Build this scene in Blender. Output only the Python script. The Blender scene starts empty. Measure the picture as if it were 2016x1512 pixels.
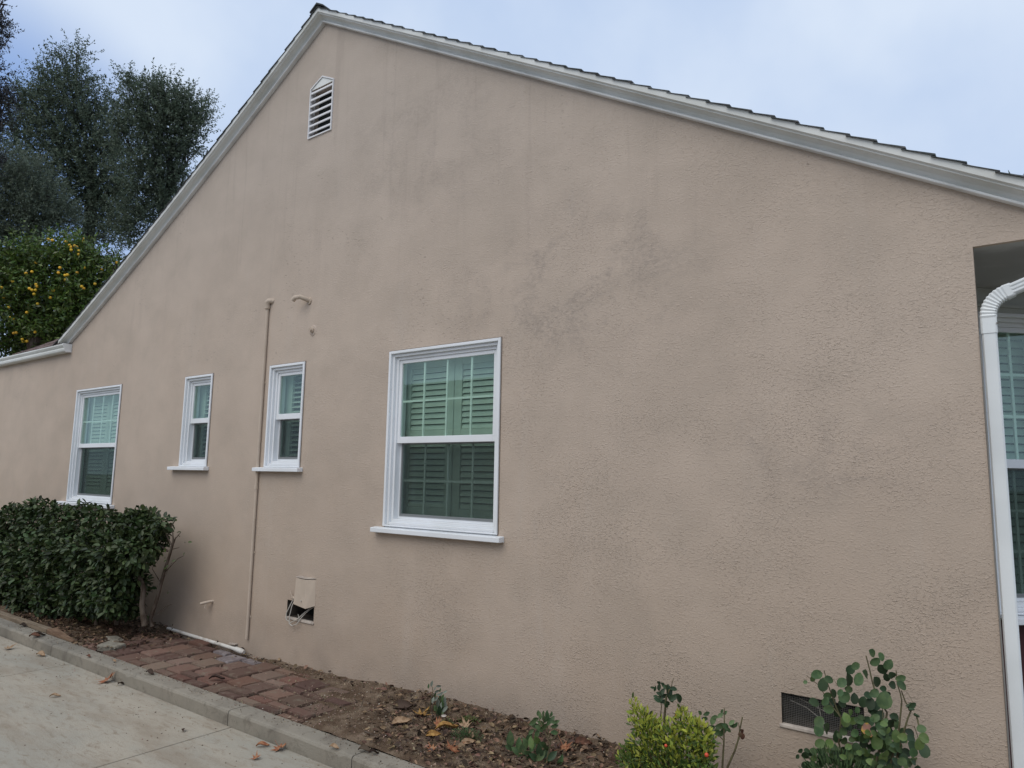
import bpy, math, random
import numpy as np
from mathutils import Vector, Matrix
random.seed(7); RNG = np.random.default_rng(11)
S = bpy.context.scene; COL = S.collection
R = math.radians

# ---------------------------------------------------------------- camera, world, sun, exposure
CAM = np.array([0.0, -4.0, 1.75]); FPX = 1392.0
YAW, PIT, ROL = -0.64135, 0.13051, 0.017496
_f = np.array([math.sin(YAW)*math.cos(PIT), math.cos(YAW)*math.cos(PIT), math.sin(PIT)])
_r = np.array([math.cos(YAW), -math.sin(YAW), 0.0]); _u = np.cross(_r, _f)
_r2 = _r*math.cos(ROL) + _u*math.sin(ROL); _u2 = -_r*math.sin(ROL) + _u*math.cos(ROL)
cd = bpy.data.cameras.new('camera'); co = bpy.data.objects.new('camera', cd); COL.objects.link(co)
cd.sensor_width = 36.0; cd.lens = 36.0*FPX/2016.0; cd.clip_start = 0.05; cd.clip_end = 2000
co.matrix_world = Matrix(((_r2[0], _u2[0], -_f[0], CAM[0]), (_r2[1], _u2[1], -_f[1], CAM[1]), (_r2[2], _u2[2], -_f[2], CAM[2]), (0, 0, 0, 1)))
S.camera = co

def ray(px, py):
    return _r2*((px-1008)/FPX) - _u2*((py-756)/FPX) + _f
def onY(px, py, Y):
    d = ray(px, py); return CAM + d*((Y-CAM[1])/d[1])
def onZ(px, py, Z):
    d = ray(px, py); return CAM + d*((Z-CAM[2])/d[2])
def onD(px, py, D):                       # D metres in front of the camera
    return CAM + ray(px, py)*D

SUN_EL, SUN_AZ = 52.0, 180.0              # soft overcast light from above and behind the photographer
W = bpy.data.worlds.new('World'); S.world = W; W.use_nodes = True
nt = W.node_tree; nt.nodes.clear()
def nn(t, ty, **k):
    n = t.nodes.new(ty)
    for a, b in k.items(): setattr(n, a, b)
    return n
out = nn(nt, 'ShaderNodeOutputWorld'); bg = nn(nt, 'ShaderNodeBackground'); bg.inputs[1].default_value = 0.10
sky = nn(nt, 'ShaderNodeTexSky', sky_type='NISHITA', sun_disc=False); sky.sun_elevation = R(SUN_EL); sky.sun_rotation = R(SUN_AZ)
tc = nn(nt, 'ShaderNodeTexCoord'); no = nn(nt, 'ShaderNodeTexNoise'); no.inputs['Scale'].default_value = 2.6; no.inputs['Detail'].default_value = 5
cr = nn(nt, 'ShaderNodeValToRGB'); cr.color_ramp.elements[0].position = .34; cr.color_ramp.elements[0].color = (5.0, 6.3, 8.6, 1)
cr.color_ramp.elements[1].position = .62; cr.color_ramp.elements[1].color = (7.0, 8.0, 9.5, 1)
nt.links.new(tc.outputs['Generated'], no.inputs['Vector']); nt.links.new(no.outputs[0], cr.inputs[0])
# a thin place in the cloud, low on the left
dt = nn(nt, 'ShaderNodeVectorMath', operation='DOT_PRODUCT'); d0 = ray(-20, 330); d0 = d0/np.linalg.norm(d0); dt.inputs[1].default_value = tuple(d0)
nz = nn(nt, 'ShaderNodeVectorMath', operation='NORMALIZE'); nt.links.new(tc.outputs['Generated'], nz.inputs[0]); nt.links.new(nz.outputs[0], dt.inputs[0])
mr = nn(nt, 'ShaderNodeMapRange', interpolation_type='SMOOTHSTEP'); mr.inputs[1].default_value = .974; mr.inputs[2].default_value = 1.0; mr.inputs[3].default_value = .97; mr.inputs[4].default_value = .10
nt.links.new(dt.outputs['Value'], mr.inputs[0])
mx = nn(nt, 'ShaderNodeMixRGB'); nt.links.new(mr.outputs[0], mx.inputs[0]); blu = nn(nt, 'ShaderNodeMixRGB'); blu.inputs[0].default_value = .75; blu.inputs[2].default_value = (2.1, 3.9, 8.2, 1); nt.links.new(sky.outputs[0], blu.inputs[1])
nt.links.new(blu.outputs[0], mx.inputs[1]); nt.links.new(cr.outputs[0], mx.inputs[2])
nt.links.new(mx.outputs[0], bg.inputs[0]); nt.links.new(bg.outputs[0], out.inputs[0])

sl = bpy.data.lights.new('sun', 'SUN'); so = bpy.data.objects.new('sun', sl); COL.objects.link(so)
sl.energy = 1.5; sl.angle = R(50); sl.color = (1.0, .925, .80)
az = R(SUN_AZ)                            # compass angle: 180 = from -Y
sd = Vector((math.sin(az)*math.cos(R(SUN_EL)), math.cos(az)*math.cos(R(SUN_EL)), math.sin(R(SUN_EL))))
so.rotation_euler = sd.to_track_quat('Z', 'Y').to_euler(); so.location = (0, -8, 12)
S.view_settings.view_transform = 'Standard'; S.view_settings.look = 'None'; S.view_settings.exposure = 0.0; S.view_settings.gamma = 1.0
S.view_settings.use_curve_mapping = False
S.render.engine = 'CYCLES'

# ---------------------------------------------------------------- materials
def mat(name, col, rough=.8, spec=.3, noise=None, bump=None, var=0.0, obvar=0.0, trans=0.0, scale3=(1, 1, 1)):
    """noise=(scale, detail, colour2, lo, hi) ; bump=(scale, strength, dist)"""
    m = bpy.data.materials.new(name); m.use_nodes = True; t = m.node_tree; b = t.nodes['Principled BSDF']
    b.inputs['Base Color'].default_value = (*col, 1); b.inputs['Roughness'].default_value = rough; b.inputs['Specular IOR Level'].default_value = spec
    L = t.links.new; tcn = nn(t, 'ShaderNodeTexCoord'); mp = nn(t, 'ShaderNodeMapping'); mp.inputs['Scale'].default_value = scale3
    geo = nn(t, 'ShaderNodeNewGeometry'); L(geo.outputs['Position'], mp.inputs[0]); src = None
    if noise:
        n = nn(t, 'ShaderNodeTexNoise'); n.inputs['Scale'].default_value = noise[0]; n.inputs['Detail'].default_value = noise[1]; L(mp.outputs[0], n.inputs['Vector'])
        r = nn(t, 'ShaderNodeMapRange', interpolation_type='SMOOTHSTEP'); r.inputs[1].default_value = noise[3]; r.inputs[2].default_value = noise[4]; L(n.outputs[0], r.inputs[0])
        x = nn(t, 'ShaderNodeMixRGB'); x.inputs[1].default_value = (*col, 1); x.inputs[2].default_value = (*noise[2], 1); L(r.outputs[0], x.inputs[0]); src = x.outputs[0]
    if var or obvar:
        h = nn(t, 'ShaderNodeHueSaturation'); h.inputs['Color'].default_value = (*col, 1)
        if src: L(src, h.inputs['Color'])
        oi = nn(t, 'ShaderNodeObjectInfo'); a = nn(t, 'ShaderNodeMath', operation='ADD'); L(geo.outputs['Random Per Island'], a.inputs[0])
        L(oi.outputs['Random'], a.inputs[1]); fr = nn(t, 'ShaderNodeMath', operation='FRACT'); L(a.outputs[0], fr.inputs[0])
        v = var or obvar
        q = nn(t, 'ShaderNodeMapRange'); q.inputs[3].default_value = 1-v; q.inputs[4].default_value = 1+v*1.3; L(fr.outputs[0], q.inputs[0]); L(q.outputs[0], h.inputs['Value'])
        m7 = nn(t, 'ShaderNodeMath', operation='MULTIPLY'); m7.inputs[1].default_value = 7.31; L(fr.outputs[0], m7.inputs[0]); f2 = nn(t, 'ShaderNodeMath', operation='FRACT'); L(m7.outputs[0], f2.inputs[0])
        q2 = nn(t, 'ShaderNodeMapRange'); q2.inputs[3].default_value = .5-.05*v; q2.inputs[4].default_value = .5+.05*v; L(f2.outputs[0], q2.inputs[0]); L(q2.outputs[0], h.inputs['Hue'])
        src = h.outputs[0]
    if src: L(src, b.inputs['Base Color'])
    if bump:
        n2 = nn(t, 'ShaderNodeTexNoise'); n2.inputs['Scale'].default_value = bump[0]; n2.inputs['Detail'].default_value = 5; L(mp.outputs[0], n2.inputs['Vector'])
        bp = nn(t, 'ShaderNodeBump'); bp.inputs['Strength'].default_value = bump[1]; bp.inputs['Distance'].default_value = bump[2]; L(n2.outputs[0], bp.inputs['Height']); L(bp.outputs[0], b.inputs['Normal'])
    if trans:
        tr = nn(t, 'ShaderNodeBsdfTranslucent'); ms = nn(t, 'ShaderNodeMixShader'); ms.inputs[0].default_value = trans
        if src: L(src, tr.inputs[0])
        else: tr.inputs[0].default_value = (*col, 1)
        o = t.nodes['Material Output']; L(b.outputs[0], ms.inputs[1]); L(tr.outputs[0], ms.inputs[2]); L(ms.outputs[0], o.inputs[0])
    return m

def stucco():
    m = bpy.data.materials.new('stucco'); m.use_nodes = True; t = m.node_tree; b = t.nodes['Principled BSDF']; L = t.links.new
    geo = nn(t, 'ShaderNodeNewGeometry'); P = geo.outputs['Position']
    def nz_(sc, det, s3=(1, 1, 1), rough=.5, dist=0.0, off=(0, 0, 0)):
        mp = nn(t, 'ShaderNodeMapping'); mp.inputs['Scale'].default_value = s3; mp.inputs['Location'].default_value = off; L(P, mp.inputs[0])
        n = nn(t, 'ShaderNodeTexNoise'); n.inputs['Scale'].default_value = sc; n.inputs['Detail'].default_value = det; n.inputs['Roughness'].default_value = rough; n.inputs['Distortion'].default_value = dist
        L(mp.outputs[0], n.inputs['Vector']); return n.outputs[0]
    def rng(s, a, b_, c=0., d=1.):
        r = nn(t, 'ShaderNodeMapRange', interpolation_type='SMOOTHSTEP'); L(s, r.inputs[0])
        for i, v in enumerate((a, b_, c, d)): r.inputs[i+1].default_value = v
        return r.outputs[0]
    def mth(op, a, b_):
        n = nn(t, 'ShaderNodeMath', operation=op)
        for i, v in enumerate((a, b_)):
            if isinstance(v, (int, float)): n.inputs[i].default_value = v
            else: L(v, n.inputs[i])
        return n.outputs[0]
    # relief: dragged trowel dashes standing proud, clustered in patches, over a fine grain
    patch = rng(nz_(1.5, 6, (1, 1, 1.2), .62), .36, .66, .26, 1.)
    sep = nn(t, 'ShaderNodeSeparateXYZ'); L(P, sep.inputs[0])
    right = rng(sep.outputs[0], -7.5, -1.5, .30, 1.); low = rng(sep.outputs[2], 5.2, 1.0, .55, 1.)
    dash = rng(nz_(43, 3.0, (1, 1, 1.9), .60, .5), .535, .66)
    dash2 = rng(nz_(85, 2.0, (1, 1, 1.7), .55, .4, (3, 1, 7)), .54, .70)
    pits = rng(nz_(30, 2, (1, 1, 1.5), .6, .5, (9, 2, 1)), .30, .40, 1., 0.)
    pitp = rng(nz_(.75, 6, (1.25, 1, .75), .65, .8, (5, 0, 3)), .50, .66)
    rel = mth('MULTIPLY', mth('MULTIPLY', mth('ADD', mth('MULTIPLY', dash, 1.5), mth('MULTIPLY', dash2, 1.0)), patch), mth('MULTIPLY', right, low))
    pitp = mth('MULTIPLY', pitp, rng(sep.outputs[2], 1.6, 3.2, .12, 1.)); rel = mth('SUBTRACT', rel, mth('MULTIPLY', mth('MULTIPLY', pits, pitp), 1.1))
    rel = mth('ADD', rel, mth('MULTIPLY', nz_(95, 5, (1, 1, 1.3), .65), 1.5))
    rel = mth('ADD', rel, mth('MULTIPLY', nz_(2.2, 3, (1, 1, 1.5)), 2.2))
    bp = nn(t, 'ShaderNodeBump'); bp.inputs['Strength'].default_value = 1.0; bp.inputs['Distance'].default_value = .0019; L(rel, bp.inputs['Height']); L(bp.outputs[0], b.inputs['Normal'])
    # colour: light falloff painted as greyer top and browner lower wall, rain streaks, dirty patches, darker pits
    def mixc(f, a, c):
        x = nn(t, 'ShaderNodeMixRGB'); L(f, x.inputs[0])
        if isinstance(a, tuple): x.inputs[1].default_value = a
        else: L(a, x.inputs[1])
        x.inputs[2].default_value = c; return x.outputs[0]
    base = mixc(rng(nz_(.55, 4), .35, .65), (.530, .437, .362, 1), (.498, .408, .336, 1))
    streak = mth('MULTIPLY', rng(nz_(1.0, 6, (8.5, 1, .45), .66, .5), .53, .72, 0, .42), rng(sep.outputs[2], 2.6, 4.6, .10, .75))
    base = mixc(rng(sep.outputs[2], 3.0, 5.2, 0., .55), base, (.465, .405, .352, 1))  # upper wall greyer: cool skylight put into the colour
    base = mixc(mth('MULTIPLY', rng(sep.outputs[2], 2.6, .2, 0., .62), rng(nz_(.8, 6, (1, 1, 1), .62, .3, (3, 3, 3)), .30, .62, .45, 1.)), base, (.415, .322, .246, 1))  # lower wall darker and browner: weaker light painted into the colour
    base = mixc(rng(nz_(2.4, 6, (1, 1, 1), .66, .4, (6, 1, 9)), .40, .66, 0., .24), base, (.385, .325, .268, 1))
    base = mixc(streak, base, (.345, .285, .245, 1))
    pale = mth('MULTIPLY', rng(nz_(1.0, 4, (4.3, 1, .5), .6, .3, (7, 7, 2)), .56, .76, 0, .35), 1.0)
    base = mixc(pale, base, (.50, .43, .37, 1))
    # stained area right of the big window, at mid height
    def blob(cx, cz, rx, rz):
        dx = mth('DIVIDE', mth('SUBTRACT', sep.outputs[0], cx), rx); dz = mth('DIVIDE', mth('SUBTRACT', sep.outputs[2], cz), rz)
        return rng(mth('ADD', mth('MULTIPLY', dx, dx), mth('MULTIPLY', dz, dz)), 0.0, 1.0, 1.0, 0.0)
    st = mth('ADD', mth('MULTIPLY', blob(-2.55, 3.05, 1.25, .75), .85), mth('MULTIPLY', blob(-1.0, 1.9, .8, .35), .55)); st = mth('ADD', st, mth('MULTIPLY', blob(-3.9, 4.5, 1.3, 1.0), .45))
    mott = mth('MULTIPLY', rng(nz_(3.0, 6, (1, 1, 1.0), .70, .7, (1, 4, 4)), .42, .62), rng(nz_(26, 5, (1, 1, 1.4), .7, .4, (2, 2, 8)), .40, .62, .25, 1.))
    base = mixc(mth('MULTIPLY', mth('MULTIPLY', st, mott), .62), base, (.275, .232, .205, 1))
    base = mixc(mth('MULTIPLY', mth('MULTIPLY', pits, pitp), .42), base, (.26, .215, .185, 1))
    grime_shade = mth('MULTIPLY', rng(sep.outputs[2], .55, .08, 0., 1.), rng(nz_(3.0, 5), .35, .65, .15, .8)); base = mixc(mth('MULTIPLY', grime_shade, .6), base, (.29, .24, .20, 1))
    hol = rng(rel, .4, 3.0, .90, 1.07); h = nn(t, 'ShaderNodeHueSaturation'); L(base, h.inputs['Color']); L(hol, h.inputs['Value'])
    L(h.outputs[0], b.inputs['Base Color']); b.inputs['Roughness'].default_value = .93; b.inputs['Specular IOR Level'].default_value = .15
    return m

def concrete(name, c1, c2, c3, sx=(1, 1, 1)):
    m = bpy.data.materials.new(name); m.use_nodes = True; t = m.node_tree; b = t.nodes['Principled BSDF']; L = t.links.new
    geo = nn(t, 'ShaderNodeNewGeometry'); mp = nn(t, 'ShaderNodeMapping'); mp.inputs['Scale'].default_value = sx; mp.inputs['Rotation'].default_value = (0, 0, R(8)); L(geo.outputs['Position'], mp.inputs[0])
    def nz_(sc, d, v=mp.outputs[0], ro=.6, di=0.):
        n = nn(t, 'ShaderNodeTexNoise'); n.inputs['Scale'].default_value = sc; n.inputs['Detail'].default_value = d; n.inputs['Roughness'].default_value = ro; n.inputs['Distortion'].default_value = di; L(v, n.inputs['Vector']); return n.outputs[0]
    def rng(s, a, b_, c=0., d=1.):
        r = nn(t, 'ShaderNodeMapRange', interpolation_type='SMOOTHSTEP'); L(s, r.inputs[0])
        for i, v in enumerate((a, b_, c, d)): r.inputs[i+1].default_value = v
        return r.outputs[0]
    def mixc(f, a, c):
        x = nn(t, 'ShaderNodeMixRGB'); L(f, x.inputs[0])
        if isinstance(a, tuple): x.inputs[1].default_value = a
        else: L(a, x.inputs[1])
        x.inputs[2].default_value = c; return x.outputs[0]
    base = mixc(rng(nz_(1.1, 5), .38, .62), (*c1, 1), (*c2, 1))
    base = mixc(rng(nz_(9, 7, ro=.72, di=.5), .48, .72, 0, .75), base, (*c3, 1))
    base = mixc(rng(nz_(1.8, 6, ro=.65), .42, .72, 0, .62), base, (c3[0]*1.15, c3[1]*1.2, c3[2]*1.25, 1))
    base = mixc(rng(nz_(60, 3, geo.outputs['Position']), .60, .75, 0, .5), base, (c3[0]*.55, c3[1]*.55, c3[2]*.55, 1))
    L(base, b.inputs['Base Color']); b.inputs['Roughness'].default_value = .9; b.inputs['Specular IOR Level'].default_value = .25
    bp = nn(t, 'ShaderNodeBump'); bp.inputs['Distance'].default_value = .004; bp.inputs['Strength'].default_value = .8
    a = nn(t, 'ShaderNodeMath', operation='ADD'); L(nz_(9, 6, ro=.7, di=.5), a.inputs[0]); L(nz_(90, 3, geo.outputs['Position']), a.inputs[1]); L(a.outputs[0], bp.inputs['Height']); L(bp.outputs[0], b.inputs['Normal'])
    return m

def glass(name, tint, refl):
    m = bpy.data.materials.new(name); m.use_nodes = True; t = m.node_tree; t.nodes.clear(); L = t.links.new
    o = nn(t, 'ShaderNodeOutputMaterial'); tr = nn(t, 'ShaderNodeBsdfTransparent'); tr.inputs[0].default_value = (*tint, 1)
    g = nn(t, 'ShaderNodeBsdfGlossy'); g.inputs['Roughness'].default_value = .02; g.inputs[0].default_value = (.82, .95, .9, 1)
    fr = nn(t, 'ShaderNodeLayerWeight'); pw = nn(t, 'ShaderNodeMath', operation='POWER'); pw.inputs[1].default_value = 5; L(fr.outputs['Facing'], pw.inputs[0]); fr.inputs['Blend'].default_value = .5
    k = nn(t, 'ShaderNodeMath', operation='MULTIPLY_ADD'); k.inputs[1].default_value = .85; k.inputs[2].default_value = .045*refl; L(pw.outputs[0], k.inputs[0])
    ms = nn(t, 'ShaderNodeMixShader'); L(k.outputs[0], ms.inputs[0]); L(tr.outputs[0], ms.inputs[1]); L(g.outputs[0], ms.inputs[2]); L(ms.outputs[0], o.inputs[0]); return m

def screen_mat():
    m = bpy.data.materials.new('insect_mesh'); m.use_nodes = True; t = m.node_tree; t.nodes.clear(); L = t.links.new
    o = nn(t, 'ShaderNodeOutputMaterial'); tr = nn(t, 'ShaderNodeBsdfTransparent'); d = nn(t, 'ShaderNodeBsdfDiffuse'); d.inputs[0].default_value = (.035, .042, .045, 1)
    ms = nn(t, 'ShaderNodeMixShader'); ms.inputs[0].default_value = .52; L(tr.outputs[0], ms.inputs[1]); L(d.outputs[0], ms.inputs[2]); L(ms.outputs[0], o.inputs[0]); return m

M = dict(
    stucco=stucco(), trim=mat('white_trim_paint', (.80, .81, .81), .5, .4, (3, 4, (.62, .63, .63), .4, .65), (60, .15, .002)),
    vinyl=mat('white_vinyl', (.80, .82, .85), .35, .45, (2, 3, (.76, .78, .80), .4, .6)),
    fascia=mat('white_fascia_paint', (.74, .75, .73), .55, .3, (2.5, 5, (.64, .65, .62), .42, .68), (40, .2, .002)),
    spout=mat('white_aluminium', (.78, .81, .82), .4, .4, (1.2, 4, (.68, .71, .72), .4, .6)),
    shutter=mat('shutter_white', (.54, .58, .54), .5, .3), dark=mat('dark_room', (.035, .04, .04), .9, .1),
    glass=glass('window_glass', (.85, .925, .885), 1.8), screen=screen_mat(), grid=mat('grille_bar', (.86, .88, .87), .5, .3),
    roof=mat('asphalt_shingle', (.075, .085, .085), .95, .1, (45, 4, (.12, .12, .125), .4, .65), (140, .6, .003), obvar=.22),
    roofr=mat('faded_shingle', (.125, .088, .082), .95, .1, (30, 4, (.20, .15, .14), .4, .65), (140, .6, .003), obvar=.25),
    vent=mat('vent_paint', (.70, .69, .70), .6, .3), soffit=mat('soffit_boards', (.50, .50, .50), .8, .2, (4, 4, (.42, .42, .42), .4, .6)),
    cream=mat('cream_siding', (.42, .43, .40), .6, .3), maroon=mat('maroon_paint', (.06, .018, .020), .6, .3),
    pipe=mat('stucco_painted_pipe', (.54, .45, .365), .7, .25, (9, 4, (.50, .415, .335), .4, .65), (80, .2, .002)),
    pvc=mat('white_pvc', (.62, .60, .56), .45, .35, (7, 4, (.42, .38, .33), .48, .7)),
    wire=mat('dusty_white_wire', (.50, .47, .42), .6, .3), metal=mat('galvanised_wire', (.20, .19, .175), .6, .5),
    joint=mat('joint_dirt', (.045, .033, .025), .98, .05, (30, 5, (.07, .052, .04), .4, .6)),
    recess=mat('recess_shade', (.10, .085, .07), .95, .1, (9, 5, (.05, .043, .037), .4, .6)), grime_shade=mat('casing_shadow_line', (.20, .165, .14), .9, .1),
    plaster=mat('pale_plaster', (.50, .44, .38), .9, .1, (12, 4, (.36, .31, .27), .4, .65), (60, .5, .004)),
    drive=concrete('driveway_concrete', (.395, .355, .290), (.345, .325, .275), (.225, .175, .125), (.7, 2.2, 1)),
    kerb=concrete('kerb_concrete', (.30, .27, .222), (.25, .23, .192), (.13, .112, .09)),
    soil=mat('dry_soil', (.110, .076, .052), .98, .05, (7, 9, (.200, .150, .108), .42, .66), (55, 1.0, .02)),
    ground=mat('far_ground', (.12, .11, .08), .98, .05, (.6, 6, (.08, .09, .05), .4, .6)),
    wood=mat('grey_board', (.23, .18, .13), .85, .2, (14, 5, (.15, .115, .08), .4, .65), (50, .4, .004), scale3=(.3, 3, 3)),
    wood2=mat('split_redwood_board', (.22, .145, .095), .85, .2, (14, 5, (.14, .085, .055), .4, .65), (50, .5, .005), scale3=(.3, 3, 3)),
    bark=mat('bark', (.075, .055, .042), .95, .1, (20, 5, (.13, .105, .085), .4, .6), (60, .9, .012), scale3=(1, 1, .3)),
    barkg=mat('oak_bark', (.05, .045, .042), .95, .1, (20, 5, (.09, .085, .08), .4, .6)),
    stem=mat('green_brown_stem', (.085, .07, .04), .7, .3, (30, 4, (.12, .11, .055), .4, .6)),
    hedge=mat('hedge_leaf', (.038, .060, .020), .48, .36, var=.6, trans=.12),
    oak=mat('oak_leaf', (.105, .135, .095), .6, .35, var=.6, trans=.35),
    oakp=mat('pale_oak_leaf', (.125, .155, .115), .6, .35, var=.4, trans=.35),
    oakd=mat('twig_leaf', (.050, .050, .052), .6, .3, var=.4, trans=.1),
    citrus=mat('citrus_leaf', (.080, .125, .026), .38, .5, var=.6, trans=.2),
    orange=mat('orange_fruit', (.78, .47, .04), .5, .4, obvar=.2),
    rose=mat('rose_leaf', (.062, .108, .046), .5, .3, (40, 3, (.088, .14, .058), .4, .6), var=.30, trans=.15),
    rosel=mat('young_rose_leaf', (.105, .175, .050), .5, .4, (40, 3, (.14, .20, .065), .4, .6), var=.25, trans=.2),
    rosed=mat('dark_rose_leaf', (.034, .062, .028), .5, .4, var=.3, trans=.1),
    rosey=mat('fading_rose_leaf', (.42, .22, .16), .6, .3, (30, 3, (.60, .38, .04), .45, .6)),
    box=mat('shrub_leaf', (.085, .135, .030), .45, .4, var=.4, trans=.2), boxy=mat('shrub_new_leaf', (.32, .36, .055), .45, .4, var=.35, trans=.25),
    grey=mat('grey_leaf', (.20, .23, .19), .6, .3, var=.4, trans=.15), palm=mat('pale_frond', (.10, .15, .10), .6, .3, var=.3, trans=.15),
    berry=mat('red_berry', (.60, .07, .03), .4, .5),
    dead=mat('dead_leaf', (.125, .078, .050), .85, .15, (40, 3, (.18, .12, .08), .4, .6), var=.6), deadd=mat('dark_dead_leaf', (.06, .042, .032), .85, .15, var=.5),
    yellow=mat('yellowed_leaf', (.40, .24, .08), .8, .2, (50, 3, (.28, .15, .05), .45, .6)), rust=mat('rust_leaf', (.25, .095, .05), .8, .2, (50, 3, (.36, .18, .095), .45, .6)),
    tan=mat('tan_leaf', (.36, .25, .16), .8, .2, (50, 3, (.25, .16, .095), .45, .6)), brown=mat('brown_leaf', (.13, .062, .04), .8, .2, (50, 3, (.08, .04, .026), .45, .6)),
    pebble=mat('pebble', (.20, .15, .11), .9, .2, var=.7), chip=mat('pale_chip', (.55, .50, .44), .85, .2, var=.3),
)
brick_cols = [(.160, .092, .070), (.125, .078, .064), (.175, .110, .086), (.142, .094, .075), (.190, .135, .106)]
BR = [mat('worn_brick_%s' % n, c, .95, .1, (16, 8, (.185, .145, .112), .50, .74), (90, .9, .006), obvar=.15) for n, c in zip(('red', 'plum', 'rose', 'brown', 'dusty'), brick_cols)]
BRG = mat('grey_paver', (.27, .25, .205), .92, .15, (26, 6, (.2, .18, .15), .42, .68), (90, .6, .005))
BRV = mat('mauve_paver', (.185, .155, .155), .92, .15, (26, 6, (.25, .22, .22), .42, .68), (90, .6, .005))

# ---------------------------------------------------------------- mesh helpers
class MB:
    def __init__(s, T=None): s.v = []; s.f = []; s.T = T
    def P(s, p):
        if s.T is not None: p = s.T @ Vector(p)
        s.v.append(tuple(p)); return len(s.v)-1
    def poly(s, pts): s.f.append([s.P(p) for p in pts])
    def box(s, x0, x1, y0, y1, z0, z1):
        i = [s.P(p) for p in ((x0, y0, z0), (x1, y0, z0), (x1, y1, z0), (x0, y1, z0), (x0, y0, z1), (x1, y0, z1), (x1, y1, z1), (x0, y1, z1))]
        s.f += [[i[0], i[3], i[2], i[1]], [i[4], i[5], i[6], i[7]], [i[0], i[1], i[5], i[4]], [i[1], i[2], i[6], i[5]], [i[2], i[3], i[7], i[6]], [i[3], i[0], i[4], i[7]]]
    def hexa(s, p):                       # 8 corner points: bottom 4 then top 4
        i = [s.P(q) for q in p]
        s.f += [[i[0], i[3], i[2], i[1]], [i[4], i[5], i[6], i[7]], [i[0], i[1], i[5], i[4]], [i[1], i[2], i[6], i[5]], [i[2], i[3], i[7], i[6]], [i[3], i[0], i[4], i[7]]]
    def ring(s, x0, x1, z0, z1, w, y0, y1, wb=None):      # picture-frame of four butted bars
        wb = w if wb is None else wb
        s.box(x0, x0+w, y0, y1, z0, z1); s.box(x1-w, x1, y0, y1, z0, z1)
        s.box(x0+w, x1-w, y0, y1, z1-w, z1); s.box(x0+w, x1-w, y0, y1, z0, z0+wb)
    def tube(s, pts, rad, n=8, cap=True):
        pts = [Vector(p) for p in pts]; m = len(pts)
        if isinstance(rad, (int, float)): rad = [rad]*m
        up = None; prev = None
        for k, p in enumerate(pts):
            d = (pts[min(k+1, m-1)]-pts[max(k-1, 0)]).normalized()
            if up is None: up = d.orthogonal().normalized()
            up = (up - d*up.dot(d)).normalized(); w = d.cross(up)
            cur = [s.P(p + (up*math.cos(a)+w*math.sin(a))*rad[k]) for a in [2*math.pi*j/n for j in range(n)]]
            if prev: s.f += [[prev[j], prev[(j+1) % n], cur[(j+1) % n], cur[j]] for j in range(n)]
            elif cap: b_ = len(s.v); s.v += [s.v[j] for j in cur]; s.f.append(list(range(b_, b_+n))[::-1])
            prev = cur
        if cap: b_ = len(s.v); s.v += [s.v[j] for j in prev]; s.f.append(list(range(b_, b_+n)))
    def sweep(s, prof, path, close=True):                # prof points already given per station: path = list of lists of 3D points
        prev = None
        for st in path:
            cur = [s.P(p) for p in st]; n = len(cur)
            if prev: s.f += [[prev[j], prev[(j+1) % n], cur[(j+1) % n], cur[j]] for j in range(n if close else n-1)]
            else: first = cur
            prev = cur
        if close: s.f.append(first[::-1]); s.f.append(prev)
    def build(s, name, m, parent=None, smooth=False, **tags):
        me = bpy.data.meshes.new(name); me.from_pydata(s.v, [], s.f); me.update()
        if smooth:
            for p in me.polygons: p.use_smooth = True
        return link(name, me, m, parent, **tags)

def link(name, me, m, parent=None, **tags):
    if m is not None and not me.materials: me.materials.append(m)
    o = bpy.data.objects.new(name, me); COL.objects.link(o)
    if parent is not None:
        o.parent = parent; bpy_ml[o.name] = parent
        o.matrix_parent_inverse = parent_world(parent).inverted()
    for k, v in tags.items():
        if v: o[k] = v
    return o
bpy_ml = {}
def parent_world(p):
    return Matrix.Translation(p.location) if p.parent is None else Matrix.Identity(4) if not p.get('_lk') else Matrix.Identity(4)
def thing(name, label, cat, loc=(0, 0, 0), group=None):
    o = bpy.data.objects.new(name, None); COL.objects.link(o); o.location = loc; o.empty_display_size = .1
    o['label'] = label; o['category'] = cat
    if group: o['group'] = group
    return o
def bevel(o, w, seg=2):
    b = o.modifiers.new('bevel', 'BEVEL'); b.width = w; b.segments = seg; b.limit_method = 'ANGLE'; return o

def vnoise(x, y, sc, seed=0):             # smooth value noise, vectorised
    x = np.asarray(x)*sc+seed*17.3; y = np.asarray(y)*sc+seed*9.1; xi = np.floor(x).astype(int); yi = np.floor(y).astype(int); fx = x-xi; fy = y-yi
    fx = fx*fx*(3-2*fx); fy = fy*fy*(3-2*fy)
    def h(a, b): n = (a*374761393 + b*668265263 + seed*1442695) & 0x7fffffff; n = ((n ^ (n >> 13))*1274126177) & 0x7fffffff; return ((n ^ (n >> 16)) & 0xffff)/65535.
    return (h(xi, yi)*(1-fx)+h(xi+1, yi)*fx)*(1-fy)+(h(xi, yi+1)*(1-fx)+h(xi+1, yi+1)*fx)*fy
def fbm(x, y, sc, seed=0, o=4):
    s = 0; a = 1; t = 0
    for i in range(o): s = s+a*vnoise(x, y, sc*2**i, seed+i); t += a; a *= .5
    return s/t

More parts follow.
